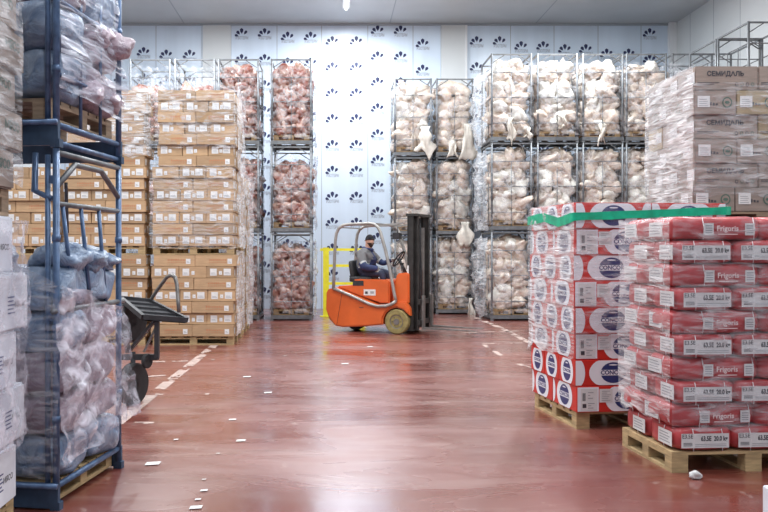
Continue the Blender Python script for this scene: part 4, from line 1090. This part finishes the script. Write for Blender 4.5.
# ---------------------------------------------------------------- driver
def make_person():
    S = 1.0
    J = {}   # joints in truck axes: x forward, y away, z up (metres)
    zseat = fz(263)+.03
    V = [('pelvis', -.86, .5, zseat+.10, .175), ('belly', -.83, .5, zseat+.24, .205), ('chest', -.80, .5, zseat+.37, .215), ('uchest', -.79, .5, zseat+.49, .165), ('neck', -.765, .49, zseat+.575, .068), ('headb', -.735, .48, zseat+.64, .085), ('headt', -.725, .475, zseat+.74, .092),
         ('rsh', -.84, .30, zseat+.45, .11), ('relb', -.74, .19, zseat+.19, .090), ('rwr', -.52, .30, zseat+.18, .058), ('rpalm', -.50, .36, zseat+.155, .036),
         ('lsh', -.80, .72, zseat+.46, .10), ('lelb', -.56, .74, zseat+.26, .060), ('lwr', -.33, .66, zseat+.34, .040), ('lpalm', -.27, .63, zseat+.36, .036),
         ('rhip', -.82, .40, zseat+.08, .115), ('rkn', -.42, .36, zseat+.09, .075), ('rank', -.36, .36, zseat-.31, .050), ('rfoot', -.34, .36, zseat-.365, .045), ('rtoe', -.20, .35, zseat-.385, .038),
         ('lhip', -.82, .60, zseat+.08, .115), ('lkn', -.42, .66, zseat+.09, .075), ('lank', -.36, .66, zseat-.31, .050), ('lfoot', -.34, .66, zseat-.365, .045), ('ltoe', -.20, .67, zseat-.385, .038)]
    E = [('pelvis', 'belly'), ('belly', 'chest'), ('chest', 'uchest'), ('uchest', 'neck'), ('neck', 'headb'), ('headb', 'headt'), ('uchest', 'rsh'), ('rsh', 'relb'), ('relb', 'rwr'), ('rwr', 'rpalm'), ('uchest', 'lsh'), ('lsh', 'lelb'), ('lelb', 'lwr'), ('lwr', 'lpalm'),
         ('pelvis', 'rhip'), ('rhip', 'rkn'), ('rkn', 'rank'), ('rank', 'rfoot'), ('rfoot', 'rtoe'), ('pelvis', 'lhip'), ('lhip', 'lkn'), ('lkn', 'lank'), ('lank', 'lfoot'), ('lfoot', 'ltoe')]
    idx = {v[0]: i for i, v in enumerate(V)}
    me = bpy.data.meshes.new('person'); me.from_pydata([v[1:4] for v in V], [(idx[a], idx[b]) for a, b in E], [])
    o = bpy.data.objects.new('person', me); C.objects.link(o)
    o.modifiers.new('skin', 'SKIN'); sk = me.skin_vertices[0].data
    for i, v in enumerate(V): sk[i].radius = (v[4], v[4])
    sk[0].use_root = True
    md = o.modifiers.new('sub', 'SUBSURF'); md.levels = 2; md.render_levels = 2
    bpy.context.view_layer.update()
    m2 = bpy.data.meshes.new_from_object(o.evaluated_get(bpy.context.evaluated_depsgraph_get()))
    bpy.data.objects.remove(o)
    g = lambda n: Vector(V[idx[n]][1:4])
    # fingers, one short bent chain each, joined to the palms
    mb = MB(); mb.v = [v.co.copy() for v in m2.vertices]; mb.f = [list(p.vertices) for p in m2.polygons]
    for mname in ('skin', 'jacket', 'jacket_grey', 'trousers', 'rubber', 'glove', 'reflective'): mb.m(mname)
    def seg(p, a, b):
        d = b-a; t = max(0, min(1, (p-a).dot(d)/d.length_squared)); return (p-(a+d*t)).length, t
    segs = [(g(a), g(b), a, b) for a, b in E]
    for p in m2.polygons:
        c = p.center; best = min(((seg(c, s[0], s[1])[0]/1.0, s) for s in segs), key=lambda z: z[0]); a, b = best[1][2], best[1][3]; t = seg(c, best[1][0], best[1][1])[1]
        k = 'jacket'
        if b in ('headb', 'headt') or a == 'headb': k = 'skin'
        elif b in ('rkn', 'lkn', 'rank', 'lank') or (b in ('rhip', 'lhip')): k = 'trousers'
        elif b in ('rfoot', 'lfoot', 'rtoe', 'ltoe'): k = 'rubber'
        elif b in ('rpalm', 'lpalm'): k = 'glove'
        elif b in ('rsh', 'lsh') or a in ('rsh', 'lsh') and t < .62 or (b == 'uchest' and c.y < .42): k = 'jacket_grey'
        elif a in ('rsh', 'lsh') and t < .74: k = 'reflective'
        mb.mi.append(mb.m(k)); mb.smooth.append(True)
    for sd, palm, wr in ((1, g('rpalm'), g('rwr')), (-1, g('lpalm'), g('lwr'))):
        d = (palm-wr).normalized(); s = d.cross(Vector((0, 0, 1))).normalized(); up = s.cross(d)
        for i, (L, off) in enumerate(((.065, -.027), (.075, -.009), (.072, .009), (.055, .026))):
            b = palm+s*off+d*.01; m_ = b+d*L*.55-up*.008; t_ = m_+d*L*.25-up*L*.45
            mb.tube([b, m_, m_.lerp(t_, .5)+d*.006, t_], [.0105, .0095, .009, .0075], 'glove', 8)
        b = palm-s*.03*sd-d*.02; mb.tube([b, b-s*.02*sd+d*.03, b-s*.018*sd+d*.055-up*.015], [.012, .0105, .009], 'glove', 8)
    body = mb.build('person'); body.location = FK.location; body.rotation_euler = (0, 0, FKA)
    tag(body, 'person in navy and grey work jacket and black beanie driving the forklift', 'person')
    # head details; the face looks forward and towards the camera
    hc = g('headt')*.62+g('headb')*.38; yaw = math.radians(-38)
    H = empty('head_axes')
    def part(mbx, name):
        o = mbx.build(name, body); o.matrix_local = Matrix.Translation(hc) @ Matrix.Rotation(yaw, 4, 'Z'); return o
    bpy.data.objects.remove(H)
    bm = bmesh.new(); bmesh.ops.create_uvsphere(bm, u_segments=20, v_segments=14, radius=1)
    hv = [(v.co.x*.095, v.co.y*.076, v.co.z*.118) for v in bm.verts]; hf = [[q_.index for q_ in f.verts] for f in bm.faces]; bm.free()
    # skull and jaw
    sk_ = [(x+(.008 if x > 0 and z < -.02 else 0), y*(1-.25*max(0, -z/.118)), z) for x, y, z in hv]
    mbx = MB(); mbx.add(sk_, hf, 'skin', True)
    mbx.add([(.090, -.013, -.018), (.090, .013, -.018), (.094, 0, .022), (.118, 0, -.014), (.094, 0, -.026)], [(0, 3, 2), (3, 1, 2), (0, 4, 3), (4, 1, 3)], 'skin', True)
    part(mbx, 'face')
    for s in (-1, 1):
        part(MB().add([(.084+.011*a_, s*.030+.008*b_, .016+.0035*c_) for a_, b_, c_ in ((0, -1, 0), (.6, 0, 1), (0, 1, 0), (.6, 0, -1), (1, 0, 0))], [(0, 1, 4), (1, 2, 4), (2, 3, 4), (3, 0, 4)], 'ink', True), 'eye')
        mbx = MB(); mbx.tube([(.0, s*.074, .02), (-.012, s*.086, .012), (-.006, s*.084, -.012), (.004, s*.074, -.02)], .009, 'skin', 6); part(mbx, 'ear')
    # beard
    bv = [(x*1.08+.006, y*1.1*(1-.22*max(0, -z/.118)), z*1.1) for x, y, z in hv]
    keep = [f for f in hf if all((bv[i][2] < -.022 and bv[i][0] > -.01) for i in f)]
    mbx = MB(); mbx.add(bv, keep, 'beard', True); part(mbx, 'beard')
    mbx = MB(); mbx.tube([(.098, -.022, -.052), (.107, 0, -.050), (.098, .022, -.052)], [.004, .006, .004], 'skin', 6); part(mbx, 'mouth')
    cv = [(x*1.13-.004, y*1.16, z*1.12+.006) for x, y, z in hv]
    keep = [f for f in hf if all(cv[i][2] > .034-.25*(0 if cv[i][0] > 0 else -cv[i][0]) for i in f)]
    mbx = MB(); mbx.add(cv, keep, 'beanie', True)
    part(mbx, 'beanie'); mbx = MB()
    mbx.tube([(math.cos(a)*.102-.004, math.sin(a)*.085, .040-(.022 if math.cos(a) < 0 else 0)) for a in [i*2*PI/18 for i in range(18)]], .012, 'beanie', 6, closed=True)
    part(mbx, 'beanie_cuff')
    # jacket collar / hood and chest strip
    mbx = MB(); nk = g('neck')
    mbx.tube([nk+Vector((math.cos(a)*.088-.01, math.sin(a)*.092, -.02+.02*math.cos(a+PI))) for a in [i*2*PI/16 for i in range(16)]], .032, 'jacket', 8, closed=True)
    mbx.build('collar', body)
make_person()
EXPO = 0.0
# ---------------------------------------------------------------- camera and view
cd = bpy.data.cameras.new('camera'); cam = bpy.data.objects.new('camera', cd); C.objects.link(cam)
cam.location = (0, 0, CAM_Z); cam.rotation_euler = (PI/2, 0, 0)
cd.sensor_fit = 'HORIZONTAL'; cd.sensor_width = 36; cd.lens = 36*F_PX/768
cd.shift_x = (384-VX)/768; cd.shift_y = -(256-VY)/768; cd.clip_end = 100
sc = bpy.context.scene; sc.camera = cam
sc.view_settings.view_transform = 'Standard'; sc.view_settings.look = 'None'; sc.view_settings.gamma = 1; sc.view_settings.use_curve_mapping = False
sc.view_settings.exposure = EXPO
sc.cycles.transparent_max_bounces = 24
# drop the never placed originals
for o in list(C.objects):
    if o.type == 'EMPTY' and not any(c.parent == o for c in C.objects): bpy.data.objects.remove(o)
